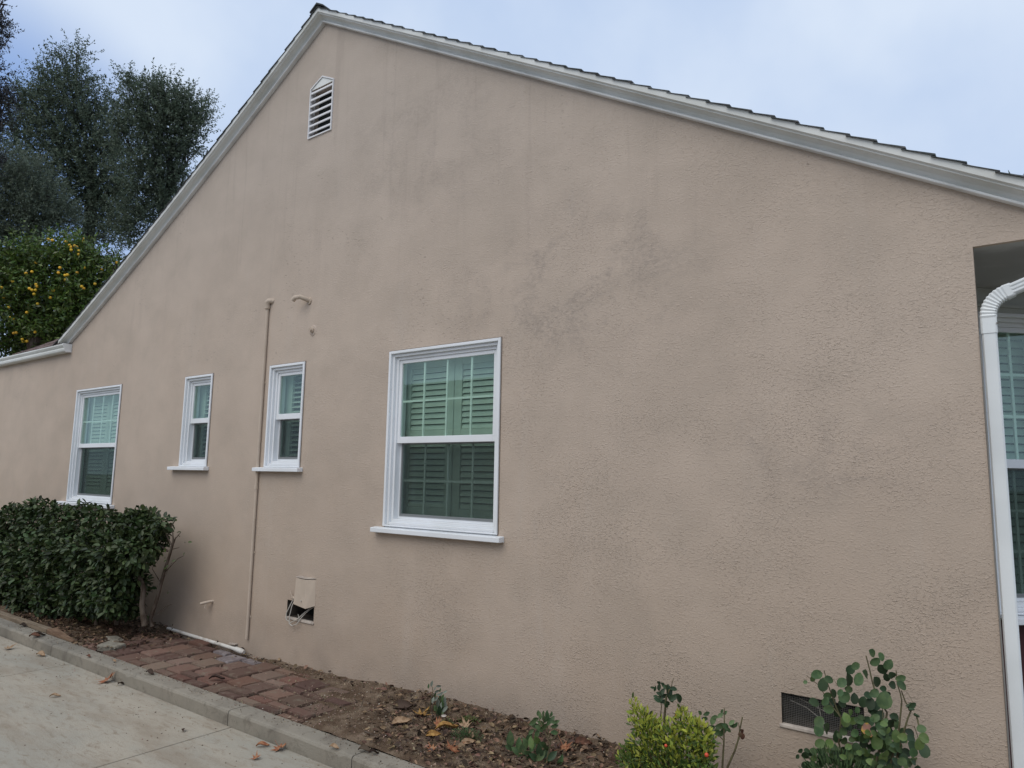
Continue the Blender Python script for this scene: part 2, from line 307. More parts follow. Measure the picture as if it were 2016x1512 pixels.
def unit(a): return a/np.maximum(np.linalg.norm(a, axis=-1, keepdims=True), 1e-9)
def leaf_mesh(name, pos, tip, nor, ln, wd, m, parent, shape='diamond', **tags):
    """many leaves as one mesh; arrays (N,3),(N,3),(N,3),(N,),(N,)"""
    N = len(pos); tip = unit(tip); side = unit(np.cross(nor, tip)); nor = np.cross(tip, side); ln = np.asarray(ln)[:, None]; wd = np.asarray(wd)[:, None]
    if shape == 'diamond':
        V = np.stack([pos, pos+tip*ln*.5+side*wd*.5+nor*wd*.12, pos+tip*ln, pos+tip*ln*.5-side*wd*.5+nor*wd*.12], 1); Q = [[0, 1, 2, 3]]; k = 4
    else:
        V = np.stack([pos, pos+tip*ln*.30+side*wd*.46+nor*wd*.15, pos+tip*ln*.70+side*wd*.42+nor*wd*.12, pos+tip*ln-nor*ln*.10, pos+tip*ln*.70-side*wd*.42+nor*wd*.12, pos+tip*ln*.30-side*wd*.46+nor*wd*.15], 1)
        Q = [[0, 1, 2, 3], [0, 3, 4, 5]]; k = 6
    V = V.reshape(-1, 3); base = np.arange(N)*k; F = np.concatenate([base[:, None]+np.array(q)[None] for q in Q], 1).reshape(-1, 4)
    me = bpy.data.meshes.new(name); me.vertices.add(len(V)); me.vertices.foreach_set('co', V.astype(np.float32).ravel())
    me.loops.add(F.size); me.loops.foreach_set('vertex_index', F.astype(np.int32).ravel())
    me.polygons.add(len(F)); me.polygons.foreach_set('loop_start', (np.arange(len(F))*4).astype(np.int32)); me.update(); me.validate()
    return link(name, me, m, parent, **tags)
_leafcache = {}
def one_leaf(kind, m):
    key = (kind, m.name)
    if key in _leafcache: return _leafcache[key]
    if kind == 'oval':   pr = [(0, 0), (.12, .20), (.32, .40), (.58, .44), (.82, .28), (1, 0)]
    elif kind == 'lance': pr = [(0, 0), (.15, .13), (.40, .24), (.65, .20), (.86, .10), (1, 0)]
    elif kind == 'round': pr = [(0, 0), (.08, .26), (.30, .48), (.60, .50), (.85, .32), (1, 0)]
    else: pr = None
    v = []; f = []
    if pr:
        n = len(pr)
        for x, w in pr: v.append((x, 0, -.22*x*x))
        for x, w in pr: v.append((x, w*.97, .34*w-.22*x*x-.25*w*w))
        for x, w in pr: v.append((x, -w*.97, .34*w-.20*x*x-.25*w*w))
        for i in range(n-1):
            for o_ in (n, 2*n):
                q = [i, i+1, o_+i+1, o_+i]
                f.append(q if o_ == n else q[::-1])
    elif kind == 'maple':
        rs = [1.0, .42, .80, .38, .86, .30, .55, .26, .30, .26, .55, .30, .86, .38, .80, .42]
        v.append((0, 0, 0)); n = len(rs)
        for i, r_ in enumerate(rs):
            a = 2*math.pi*i/n; v.append((r_*math.cos(a)*.55, r_*math.sin(a)*.55, .28*r_*r_*(1+.5*math.sin(a*2+1))-.03))
        for i in range(n): f.append([0, 1+i, 1+(i+1) % n])
        v += [(-.15, .012, 0), (-.15, -.012, 0), (-.62, -.006, .1), (-.62, .006, .1)]; f.append([n+1, n+2, n+3, n+4])
    elif kind == 'curl':
        for i in range(6):
            t_ = i/5
            for j in range(5):
                s_ = j/4*2-1; w = .30*math.sin(math.pi*min(max(t_*.93+.04, 0), 1)); v.append((t_-.5, s_*w*(1-.25*abs(s_)), .22*(s_*s_)*(.4+w)+.12*math.sin(t_*5)))
        for i in range(5):
            for j in range(4): a = i*5+j; f.append([a, a+5, a+6, a+1])
    me = bpy.data.meshes.new(kind+'_leaf'); me.from_pydata(v, [], f); me.update(); me.materials.append(m)
    for p in me.polygons: p.use_smooth = True
    _leafcache[key] = me; return me
def put_leaf(kind, m, pos, tip, nor, ln, parent=None, name='leaf', wscale=1.0, **tags):
    t = Vector(tip).normalized(); n = Vector(nor); s = n.cross(t).normalized(); n = t.cross(s)
    o = bpy.data.objects.new(name, one_leaf(kind, m)); COL.objects.link(o)
    mw = Matrix(((t.x*ln, s.x*ln*wscale, n.x*ln, pos[0]), (t.y*ln, s.y*ln*wscale, n.y*ln, pos[1]), (t.z*ln, s.z*ln*wscale, n.z*ln, pos[2]), (0, 0, 0, 1)))
    if parent is not None:
        o.parent = parent; o.matrix_parent_inverse = parent_world(parent).inverted()
    o.matrix_basis = mw
    for k, v in tags.items():
        if v: o[k] = v
    return o
def kind(o, k): o['kind'] = k; return o
def rdir(n):
    a = RNG.normal(size=(n, 3)); return unit(a)

# ---------------------------------------------------------------- ground and driveway
g = MB(); g.poly([(-300, -300, -.16), (300, -300, -.16), (300, 300, -.16), (-300, 300, -.16)]); kind(g.build('ground', M['ground']), 'structure')
KY = -1.0                                  # kerb face
sub = MB(); sub.box(-16.0, 6.0, -11.5, KY-.002, -.15, -.035); drive = kind(sub.build('driveway', M['soil']), 'structure')
xj = [-16.0, -12.35, -9.75, -7.17, -4.61, -2.05, .5, 3.05, 6.0]
for a, b in zip(xj[:-1], xj[1:]):
    for y0, y1 in ((-6.2, KY), (-11.5, -6.2)):
        m_ = MB(); sk = .012
        m_.hexa([(a+.005, y0+.005, -.034), (b-.005, y0+.005, -.034), (b-.005, y1-.001, -.034), (a+.005, y1-.001, -.034), (a+.005, y0+.005, 0), (b-.005, y0+.005, 0), (b-.005, y1-.001, 0), (a+.005, y1-.001, 0)])
        bevel(m_.build('slab', M['drive'], drive), .004, 2)

# kerb in cast lengths with open joints
kb = MB(); kb.box(-16, 3.4, -.985, -.87, -.14, -.02); kerb = kind(kb.build('kerb', M['soil']), 'structure')
kx = [-16.0, -12.9, -10.2, -7.62, -4.66, -3.37, -.6, 3.4]
for q, (a, b) in enumerate(zip(kx[:-1], kx[1:])):
    m_ = MB(); n = max(2, int((b-a)/.035)); st = []
    for i in range(n+1):
        x = a+.004+(b-a-.008)*i/n; c = .010+.010*float(fbm(x, 0, 7, 3))+(.012 if float(vnoise(x, 0, 11, 8)) > .8 else 0); w = .004*(float(fbm(x, 1, 5, 5))-.5); zt = .100+.004*(float(fbm(x, 4, 1.5, 5))-.5)
        sh = 0.0 if x > -7.62 else .035*min(1, (-7.62-x)/3.0)
        st.append([(x, KY+w+sh, -.12), (x, KY+w*.5+sh, zt-c*1.2), (x, KY+c*.45+sh, zt-c*.3), (x, KY+c*1.3+sh, zt), (x, -.848+w, zt), (x, -.842+w, zt-.008), (x, -.842, -.12)])
    m_.sweep(None, st); o = m_.build('kerb_length', M['kerb'], kerb, smooth=False)

# ---------------------------------------------------------------- bed soil (height field) and brick path
BX0, BX1 = -7.30, -4.09                    # extent of the bricks
def soil_h(x, y):
    x = np.asarray(x, float); y = np.asarray(y, float)
    base = .082+.012*fbm(x, y, 5, 2)+.006*fbm(x, y, 30, 4, 3)
    wall = np.clip((y+.22)/.22, 0, 1)**1.5*(.030+.03*fbm(x, y, 6, 9))                 # heaped against the stucco
    right = np.clip((x+4.35)/.6, 0, 1)*(.020+.016*fbm(x, y, 9, 6)+.008*fbm(x, y, 45, 3, 3))
    # soil washed over the bricks at their right end, off the wall
    d = (x+5.35)/1.3; cover = np.clip(d, 0, 1)*np.clip((y+.80)/.5, 0, 1)*.030*(.4+1.2*fbm(x, y, 7, 12))
    inb = (x > BX0) & (x < BX1+.02)
    h = np.where(inb, .058+.010*fbm(x, y, 30, 4, 3)+cover*1.35+wall*np.clip((x+5.95)/.4, .18, 1), base+wall+right)
    h = h+np.where(x < BX0, .012*fbm(x, y, 8, 15), 0)
    return h-.02*np.clip((-.80-y)/.05, 0, 1)
def grid(x0, x1, y0, y1, nx, ny, name):
    X, Y = np.meshgrid(np.linspace(x0, x1, nx), np.linspace(y0, y1, ny)); Z = soil_h(X, Y)
    V = np.stack([X, Y, Z], -1).reshape(-1, 3); i = np.arange(nx*ny).reshape(ny, nx)
    F = np.stack([i[:-1, :-1], i[:-1, 1:], i[1:, 1:], i[1:, :-1]], -1).reshape(-1, 4)
    me = bpy.data.meshes.new(name); me.from_pydata(V.tolist(), [], F.tolist()); me.update()
    for p in me.polygons: p.use_smooth = True
    return me
bed = kind(link('soil_bed', grid(-8.2, .6, -.845, .0, 880, 84, 'soil_bed'), M['soil']), 'structure')
link('soil', grid(-16, -8.2, -.845, .0, 200, 30, 'soil'), M['soil'], bed); link('soil', grid(.6, 3.4, -.845, .0, 60, 20, 'soil'), M['soil'], bed)

pm = MB(); pm.box(BX0, BX1, -.84, -.005, .0, .066); path = kind(pm.build('path', M['joint']), 'structure')
def brick_mesh(seed):
    rr = random.Random(seed); m_ = MB(); j = lambda s=.02: rr.uniform(-s, s)
    c = [(-.5, -.5), (.5, -.5), (.5, .5), (-.5, .5)]
    b0 = [(x*.98, y*.98, -1.0) for x, y in c]; b1 = [(x+j(), y+j(), -.22+j(.05)) for x, y in c]; b2 = [(x*.93+j(), y*.90+j(), 0+j(.05)) for x, y in c]
    idx = [[m_.P(p) for p in row] for row in (b0, b1, b2)]
    for r0, r1 in zip(idx[:-1], idx[1:]): m_.f += [[r0[k], r0[(k+1) % 4], r1[(k+1) % 4], r1[k]] for k in range(4)]
    ce = m_.P((j(.1), j(.1), .05)); m_.f += [[idx[2][k], idx[2][(k+1) % 4], ce] for k in range(4)]
    me = bpy.data.meshes.new('brick'); me.from_pydata(m_.v, [], m_.f); me.update(); return me
bmeshes = {}
rb = random.Random(5)
def put_brick(cx, cy, w, d, z=.100, rz=0, tx=0, ty=0, m_=None):
    m_ = m_ or rb.choice(BR); k = (rb.randrange(4), m_.name)
    if k not in bmeshes: bmeshes[k] = brick_mesh(k[0]); bmeshes[k].materials.append(m_)
    o = bpy.data.objects.new('brick', bmeshes[k]); COL.objects.link(o); o.parent = path
    o.location = (cx, cy, z); o.scale = (w, d, .055); o.rotation_euler = (tx, ty, rz)
x = BX0+.30; ci = 0
while x < BX1-.05:
    w = .235+rb.uniform(-.012, .012)
    if x < -5.1:
        y = -.838; seq = [.105, .222, .222, .222] if ci % 2 == 0 else [.222, .215, .222, .105]
        if ci % 3 == 2: seq = [.105, .105, .222, .222, .105]
    else:
        y = -.838; seq = [.088, .10, .205, .105, .205, .10]
    skew = .04*math.sin(x*1.7)
    for d in seq:
        d2 = d+rb.uniform(-.006, .006)
        if y+d2 > .02: d2 = max(.03, -.002-y)
        if y < -.03 and d2 > .035:
            near = (abs(x+w/2+5.90) < .28 and y > -.32); m_ = BRV if near else (BRG if rb.random() < .05 else None)
            slope = rb.uniform(-.02, .02)
            put_brick(x+w/2+skew*(-y-.4)*.5+rb.uniform(-.004, .004), y+d2/2, w-.021, d2-.023, .098+rb.uniform(-.006, .008), rb.uniform(-.035, .035), rb.uniform(-.022, .022), slope, m_)
        y += d2
    x += w+.004; ci += 1
for cx, cy, w, d, z, rz, tx, ty, m_ in ((-7.08, -.70, .21, .13, .135, .35, .05, .04, BRG), (-7.34, -.55, .22, .11, .125, -.1, -.1, .05, BRG), (-7.12, -.50, .22, .12, .118, .7, .06, -.04, None),
        (-7.08, -.30, .23, .12, .112, .9, 0, .06, None), (-7.16, -.12, .22, .12, .11, .3, .05, 0, None), (-7.30, -.76, .20, .10, .10, .2, .02, .02, None), (-6.60, -.10, .23, .10, .125, .08, .05, .03, BR[0]), (-7.2, -.38, .12, .10, .125, .5, .1, .1, None)):
    put_brick(cx, cy, w, d, z, rz, tx, ty, m_)

# ---------------------------------------------------------------- the house
house = thing('house', 'tan stucco house with steep gable end, white trim and white sash windows', 'house', (0, 0, 0))
XL, XC, APX, APZ = -13.75, -.20, -5.33, 6.11
def rake(x):                               # underside line of the rake trim
    if x >= APX: return APZ-.572*(x-APX)
    d = APX-x; return APZ-.573*d+.0107*d*d
holes = []                                 # (x0,x1,z0,z1)
WIN = dict(big=(-4.240, -3.087, 1.345, 2.752), left=(-10.12, -8.885, 1.345, 2.78), s1=(-7.414, -6.878, 1.80, 2.765), s2=(-5.882, -5.349, 1.80, 2.765))
for w_ in WIN.values(): holes.append((w_[0]+.012, w_[1]-.012, w_[2]-.02, w_[3]-.012))
FV1 = (-5.420, -5.048, .495, .640); FV2 = (-1.178, -.780, .490, .648); GV = (-5.505, -5.155, 4.957, 5.460)
holes += [FV1, FV2, (GV[0]+.008, GV[1]-.008, GV[2]+.01, GV[3])]
wl = MB(); cuts = sorted(set([XL, -10.62, -10.6, XC, .28, APX]+[h[0] for h in holes]+[h[1] for h in holes]+[round(-10.6+.3*i, 3) for i in range(1, 36) if -10.6+.3*i < .27]))
def roofz(x): return 3.34 if x < -10.61 else rake(x)+.045
for a, b in zip(cuts[:-1], cuts[1:]):
    zb = 2.9 if a >= XC-1e-6 else -.1; mid = (a+b)/2; hs = sorted([h for h in holes if h[0]-1e-6 <= mid <= h[1]+1e-6], key=lambda h: h[2])
    z = zb
    for h in hs: wl.poly([(a, 0, z), (b, 0, z), (b, 0, h[2]), (a, 0, h[2])]); z = h[3]
    ta, tb = (3.34, 3.34) if b <= -10.6 else (rake(a)+.045, rake(b)+.045)
    if ta > z and tb > z-.02: wl.poly([(a, 0, z), (b, 0, z), (b, 0, tb), (a, 0, ta)])
for h in holes[:-3]+holes[-1:]:            # reveals
    dp = .10
    wl.poly([(h[0], 0, h[2]), (h[0], dp, h[2]), (h[0], dp, h[3]), (h[0], 0, h[3])]); wl.poly([(h[1], 0, h[2]), (h[1], 0, h[3]), (h[1], dp, h[3]), (h[1], dp, h[2])])
    wl.poly([(h[0], 0, h[3]), (h[0], dp, h[3]), (h[1], dp, h[3]), (h[1], 0, h[3])]); wl.poly([(h[0], 0, h[2]), (h[1], 0, h[2]), (h[1], dp, h[2]), (h[0], dp, h[2])])
# front facade return, left end, back
wl.poly([(XC, 0, -.1), (XC, .05, -.1), (XC, .05, 2.9), (XC, 0, 2.9)]); wl.poly([(XC, .05, -.1), (-.55, .05, -.1), (-.55, .05, 2.9), (XC, .05, 2.9)]); wl.poly([(-.55, .05, -.1), (-.55, .56, -.1), (-.55, .56, 2.9), (-.55, .05, 2.9)])
wl.poly([(XL, 0, -.1), (XL, 0, 3.34), (XL, 3.2, 3.34), (XL, 3.2, -.1)])
wl.poly([(XC, 0, 2.9), (.28, 0, 2.9), (.28, .03, 2.9), (XC, .03, 2.9)])
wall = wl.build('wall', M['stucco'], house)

# rake trim: bead, cove, fascia, drip edge, mitred at the ridge
def prof_at(x, zb, k):                     # profile station, k widens it vertically near steep pitch
    P = [(.0, .012), (-.020, .012), (-.024, .018), (-.028, .026), (-.040, .040), (-.062, .050), (-.088, .054), (-.088, .062), (-.096, .064), (-.104, .068), (-.106, .110), (-.088, .112), (.0, .112)]
    return [(x, y, zb+h*k) for y, h in P]
tr = MB(); xs = [-10.63+.3*i for i in range(18)]; xs = [v for v in xs if v < APX-.1]+[APX]
st = [prof_at(v, rake(v), 1.0) for v in xs]; tr.sweep(None, st); tr.build('rake_board', M['fascia'], house)
tr = MB(); xs = [APX+.35*i for i in range(17) if APX+.35*i < .25]+[.27]
tr.sweep(None, [prof_at(v, rake(v), 1.0) for v in xs]); tr.build('rake_board', M['fascia'], house)
def bead_at(x, zb): return [(x, y, zb+h) for y, h in [(-.001, -.006), (-.030, -.007), (-.040, -.003), (-.042, .004), (-.038, .010), (-.022, .011), (-.001, .011)]]
for xs in ([v for v in [-10.63+.3*i for i in range(18)] if v < APX-.1]+[APX], [APX+.35*i for i in range(17) if APX+.35*i < .25]+[.27]):
    q = MB(); q.sweep(None, [bead_at(v, rake(v)) for v in xs]); q.build('bead_moulding', M['trim'], house)
# roof decks (real slopes running back from the gable) with shingle courses
YB = 9.5
def deck(xa, xb, n, name, mt):
    m_ = MB(); xs_ = np.linspace(xa, xb, n)
    st = [[(v, -.088, rake(v)+.085), (v, YB, rake(v)+.085), (v, YB, rake(v)+.1105), (v, -.088, rake(v)+.1105)] for v in xs_]; m_.sweep(None, st); return m_.build(name, mt, house)
dl = deck(-10.75, APX, 12, 'roof_slope', M['soffit']); dr = deck(APX, .30, 4, 'roof_slope', M['soffit'])
rs = random.Random(3)
def course(x0, x1, parent, mt, y0=-.116):  # x0 = lower edge, x1 = upper edge
    th = .0075+rs.uniform(-.002, .003); e = .006*rs.uniform(-1, 1); m_ = MB(); sgn = 1 if x1 > x0 else -1
    n = 6; ys = np.linspace(y0+e, YB, n)
    st = [[(x0, y, rake(x0)+.112), (x1+sgn*.02, y, rake(x1)+.112), (x1+sgn*.02, y, rake(x1)+.115), (x0, y, rake(x0)+.112+th)] for y in ys]
    m_.sweep(None, st); m_.build('shingle_course', mt, parent)
x = .315; stp = .127
while x > APX+.02: course(x, max(x-stp, APX), dr, M['roof']); x -= stp
x = -10.77; stp = .127
while x < APX-.02: course(x, min(x+stp, APX), dl, M['roof']); x += stp
y = -.125
while y < YB:                              # ridge caps
    m_ = MB(); L_ = .30; r0 = .014
    m_.hexa([(APX-.10, y, APZ+.078), (APX+.0, y, APZ+.132), (APX+.0, y+L_, APZ+.128), (APX-.10, y+L_, APZ+.070), (APX-.10, y, APZ+.090), (APX, y, APZ+.135+r0), (APX, y+L_, APZ+.14), (APX-.10, y+L_, APZ+.082)])
    m_.hexa([(APX+.0, y, APZ+.132), (APX+.10, y, APZ+.078), (APX+.10, y+L_, APZ+.070), (APX, y+L_, APZ+.128), (APX, y, APZ+.135+r0), (APX+.10, y, APZ+.090), (APX+.10, y+L_, APZ+.082), (APX, y+L_, APZ+.14)])
    m_.build('ridge_cap', M['roof'], dr); y += .21

# left wing: low roof, gutter
EZ = 3.385
gx1 = -10.44
G = [(0, -.045), (-.03, -.047), (-.075, -.047), (-.088, -.035), (-.094, -.012), (-.088, .006), (-.100, .020), (-.112, .040), (-.112, .056), (-.104, .056), (-.104, .046), (-.09, .030), (-.078, .0), (-.07, -.035), (-.004, -.035), (-.004, .056), (0, .056)]
gm = MB(); gm.sweep(None, [[(v, y_, EZ+z_-.02) for y_, z_ in G] for v in (XL-.1, gx1)]); gut = gm.build('gutter', M['fascia'], house)
ge = MB(); ge.sweep(None, [[(v, y_, EZ+z_-.02) for y_, z_ in ((-.003, -.052), (-.078, -.052), (-.098, -.03), (-.098, 0), (-.118, .03), (-.118, .062), (-.003, .062))] for v in (gx1+.0005, gx1+.010)]); ge.build('end_cap', M['trim'], gut)
fl = MB(); fl.box(-10.66, gx1-.02, -.088, -.006, EZ+.037, EZ+.050); fl.build('flashing', M['metal'], house)
pitch = .58
def wz(y): return EZ+.045+pitch*(y+.10)
def wl_(y): return -12.75+.61*min(1, max(0, (y+.13)/.10)) if y < -.03 else -12.10
def wr_(y): return -10.60+max(0, y+.06)*1.12
def wing_slab(y0, y1, t0, t1, m_, xa=None, xb=None):
    a0, a1 = (wl_(y0), wl_(y1)) if xa is None else (xa, xa); b0, b1 = (wr_(y0), wr_(y1)) if xb is None else (xb, xb)
    m_.hexa([(a0, y0, wz(y0)+t0), (b0, y0, wz(y0)+t0), (b1, y1, wz(y1)+t0), (a1, y1, wz(y1)+t0), (a0, y0, wz(y0)+t1), (b0, y0, wz(y0)+t1), (b1, y1, wz(y1)+min(t1, .004)), (a1, y1, wz(y1)+min(t1, .004))])
m_ = MB(); wing_slab(-.03, 3.0, -.03, 0, m_); wing = m_.build('roof_slope', M['soffit'], house)
yy = -.10; k = 0
while yy < 2.9:
    y2 = yy+.118; m_ = MB(); x = wr_(yy)-.01; xe = wl_(yy+.05)
    while x > xe+.02:                      # each course is cut into tabs of uneven width
        w = rs.uniform(.16, .32); xb = max(x-w+.005, xe); th = .007+rs.uniform(0, .009); ya = yy+rs.uniform(-.005, .005)
        m_.hexa([(xb, ya, wz(ya)+.001), (x, ya, wz(ya)+.001), (x, y2+.02, wz(y2+.02)+.001), (xb, y2+.02, wz(y2+.02)+.001), (xb, ya, wz(ya)+th), (x, ya, wz(ya)+th), (x, y2+.02, wz(y2+.02)+.004), (xb, y2+.02, wz(y2+.02)+.004)])
        x -= w+.005
    m_.build('shingle_course', M['roofr'], wing); yy = y2; k += 1
bk = MB(); zt_ = wz(3.0)
bk.hexa([(-12.10, 3.0, zt_-.03), (-7.2, 3.0, zt_-.03), (-7.2, 6.0, zt_-1.6), (-12.10, 6.0, zt_-1.6), (-12.10, 3.0, zt_), (-7.2, 3.0, zt_), (-7.2, 6.0, zt_-1.57), (-12.10, 6.0, zt_-1.57)]); bk.build('roof_slope', M['roofr'], house)
bk = MB(); bk.poly([(-12.10, .0, 3.30), (-12.10, 3.0, wz(3.0)-.03), (-12.10, 6.0, 3.30)]); bk.build('end_gable', M['stucco'], house)
bk = MB(); bk.box(XL-.1, -12.11, -.06, 3.2, EZ-.03, EZ); bk.build('flat_roof', M['roofr'], house)

# ---- windows
def build_window(label, x0, x1, z0, z1, zm, T=None, muntins=(), sill=None, shutters=(), sidecase=True, screen_lower=True, tilt=70, lowbars=True):
    b = .0235; r = MB(T)
    r.ring(x0, x1, z0, z1, b, -.016, .060, .012); r.ring(x0+b, x1-b, z0+.012, z1-b, b, .006, .064, .022)
    win = bevel(r.build('window', M['vinyl'], house, label=label), .004)
    q = MB(T); q.ring(x0-.006, x1+.006, z0, z1+.006, .012, -.0045, -.0005); q.build('casing_shadow', M['grime_shade'], win)  # dark ring painted as the shadow line along the casing edge
    c = 2*b; f = MB(T); f.ring(x0+c, x1-c, z0+.034, z1-c, .024, .030, .13); bevel(f.build('frame', M['vinyl'], win), .003)
    e = c+.024; xa, xb = x0+e, x1-e; zt = z1-e; zb = z0+.034+.024
    u = MB(T); u.ring(xa, xb, zm-.026, zt, .030, .042, .072, .052); bevel(u.build('sash', M['vinyl'], win), .003)
    lo = MB(T); lo.ring(xa, xb, zb, zm-.006, .030, .078, .108, .040); bevel(lo.build('sash', M['vinyl'], win, label='lower sash set further in'), .003)
    ux0, ux1, uz0, uz1 = xa+.030, xb-.030, zm+.026, zt-.030; lx0, lx1, lz0, lz1 = xa+.030, xb-.030, zb+.040, zm-.036
    q = MB(T); q.box(ux0-.006, ux1+.006, .055, .059, uz0-.006, uz1+.006); q.build('pane', M['glass'], win)
    q = MB(T); q.box(lx0-.006, lx1+.006, .091, .095, lz0-.006, lz1+.006); q.build('pane', M['glass'], win)
    if screen_lower:
        q = MB(T); q.poly([(lx0-.008, .074, lz0-.02), (lx1+.008, .074, lz0-.02), (lx1+.008, .074, lz1+.02), (lx0-.008, .074, lz1+.02)]); q.build('insect_screen', M['screen'], win)
    for (bx0, bx1, bz0, bz1, yy_) in ((ux0, ux1, uz0, uz1, .062), (lx0, lx1, lz0, lz1, .098)):
        if yy_ > .07 and not lowbars: continue
        vs, hs_ = (muntins if muntins else ((), ()))
        if not muntins: break
        for t_ in vs:
            xx = bx0+(bx1-bx0)*t_; q = MB(T); q.box(xx-.008, xx+.008, yy_, yy_+.009, bz0, bz1); q.build('grille_bar', M['grid'], win)
        for t_ in hs_:
            zz = bz0+(bz1-bz0)*t_; ed = [0]+list(vs)+[1]
            for a_, c_ in zip(ed[:-1], ed[1:]):
                q = MB(T); q.box(bx0+(bx1-bx0)*a_+(.0085 if a_ else 0), bx0+(bx1-bx0)*c_-(.0085 if c_ < 1 else 0), yy_+.001, yy_+.008, zz-.008, zz+.008); q.build('grille_bar', M['grid'], win)
    if sill:
        s_ = MB(T); s_.hexa([(sill[0], -.062, sill[2]), (sill[1], -.062, sill[2]), (sill[1], .0, sill[2]), (sill[0], .0, sill[2]), (sill[0], -.062, sill[3]-.006), (sill[1], -.062, sill[3]-.006), (sill[1], .0, sill[3]), (sill[0], .0, sill[3])])
        s_.box(x0+.013, x1-.013, .0005, .06, z0-.018, z0-.0005)
        bevel(s_.build('sill', M['vinyl'], win), .004)
    # shuttered room behind
    i0, i1, j0, j1 = x0+.02, x1-.02, z0+.0, z1-.02; d0, d1 = .131, .62
    rm = MB(T); rm.poly([(i0, d1, j0), (i1, d1, j0), (i1, d1, j1), (i0, d1, j1)])
    for A in (i0, i1): rm.poly([(A, .10, j0), (A, d1, j0), (A, d1, j1), (A, .10, j1)])
    for A in (j0, j1): rm.poly([(i0, .10, A), (i1, .10, A), (i1, d1, A), (i0, d1, A)])
    rm.build('room_lining', M['dark'], win)
    SY = .165
    for (pa, pb, rails, stile) in shutters:
        fr_ = MB(T); zc = [j0+.012]+[v for r_ in rails for v in r_]+[j1-.012]
        fr_.box(pa, pa+stile, SY-.014, SY+.014, j0+.012, j1-.012); fr_.box(pb-stile, pb, SY-.014, SY+.014, j0+.012, j1-.012)
        for ra, rb_ in rails: fr_.box(pa+stile, pb-stile, SY-.012, SY+.012, ra, rb_)
        fr_.build('shutter_frame', M['shutter'], win)
        for (za, zb2) in [(rails[i][1], rails[i+1][0]) for i in range(len(rails)-1)]:
            n = max(1, int(round((zb2-za)/.0475))); p_ = (zb2-za)/n
            for i in range(n):
                zc_ = za+p_*(i+.5); a_ = R(tilt); hw = .0275; c_, s2 = math.cos(a_)*hw, math.sin(a_)*hw; t_ = .0035
                l_ = MB(T); xx0, xx1 = pa+stile+.002, pb-stile-.002
                l_.hexa([(xx0, SY-c_, zc_-s2*.82), (xx1, SY-c_, zc_-s2*.82), (xx1, SY-c_+t_*2, zc_-s2*.82), (xx0, SY-c_+t_*2, zc_-s2*.82), (xx0, SY+c_-t_, zc_+s2*.82), (xx1, SY+c_-t_, zc_+s2*.82), (xx1, SY+c_+t_, zc_+s2*.82), (xx0, SY+c_+t_, zc_+s2*.82)])
                l_.build('louvre', M['shutter'], win)
    return win
bw = WIN['big']; rl = ((1.36, 1.50), (2.02, 2.11), (2.62, 2.72))
build_window('large shuttered sash window with grilles in both sashes', *bw, 2.028, muntins=((.245, .50, .76), (.48,)), sill=(-4.33, -3.03, 1.296, 1.338),
             shutters=((-4.215, -3.668, rl, .075), (-3.662, -3.112, rl, .075)))
lw = WIN['left']; build_window('tall window above the clipped bush, grilles only in upper sash', *lw, 2.052, muntins=((.25, .5, .75), (.47,)), sill=(-10.31, -8.81, 1.296, 1.338), lowbars=False,
             shutters=((-10.09, -9.505, rl, .075), (-9.50, -8.915, rl, .075)))
rs1 = ((1.82, 1.90), (2.23, 2.31), (2.68, 2.74))
build_window('small shuttered window left of the wall pipe', *WIN['s1'], 2.285, sill=(-7.56, -6.84, 1.760, 1.800), shutters=((-7.39, -6.90, rs1, .13),), tilt=34)
build_window('small shuttered window right of the wall pipe', *WIN['s2'], 2.275, sill=(-5.996, -5.306, 1.760, 1.800), shutters=((-5.86, -5.37, rs1, .13),), tilt=36)

# ---- gable vent: pentagonal frame, seven slats
fx0, fx1, fz0, fz1 = GV; ac = (fx0+fx1)/2; az_ = 5.545
v = MB(); w = .013
v.box(fx0, fx0+w, -.012, .05, fz0, fz1); v.box(fx1-w, fx1, -.012, .05, fz0, fz1); v.box(fx0+w, fx1-w, -.012, .05, fz0, fz0+w)
for sx in (-1, 1):
    xe = fx0 if sx < 0 else fx1
    v.hexa([(xe, -.012, fz1), (ac, -.012, az_), (ac, .012, az_), (xe, .012, fz1), (xe, -.012, fz1+w), (ac, -.012, az_+w*1.1), (ac, .012, az_+w*1.1), (xe, .012, fz1+w)])
gv = v.build('gable_vent', M['vent'], house)
bp = MB(); bp.box(fx0+.001, fx1-.001, .10, .11, fz0, az_); bp.build('backing', M['dark'], gv)
tp = MB(); tp.poly([(fx0+.004, -.0035, fz1-.004), (fx1-.004, -.0035, fz1-.004), (ac, -.0035, az_)]); tp.build('top_panel', M['fascia'], gv)
for i in range(7):
    z = fz1-.020-i*.0675; q = MB()
    q.hexa([(fx0+w, -.010, z-.026), (fx1-w, -.010, z-.026), (fx1-w, -.004, z-.030), (fx0+w, -.004, z-.030), (fx0+w, -.006, z-.006), (fx1-w, -.006, z-.006), (fx1-w, .016, z+.002), (fx0+w, .016, z+.002)]); q.build('slat', M['vent'], gv)

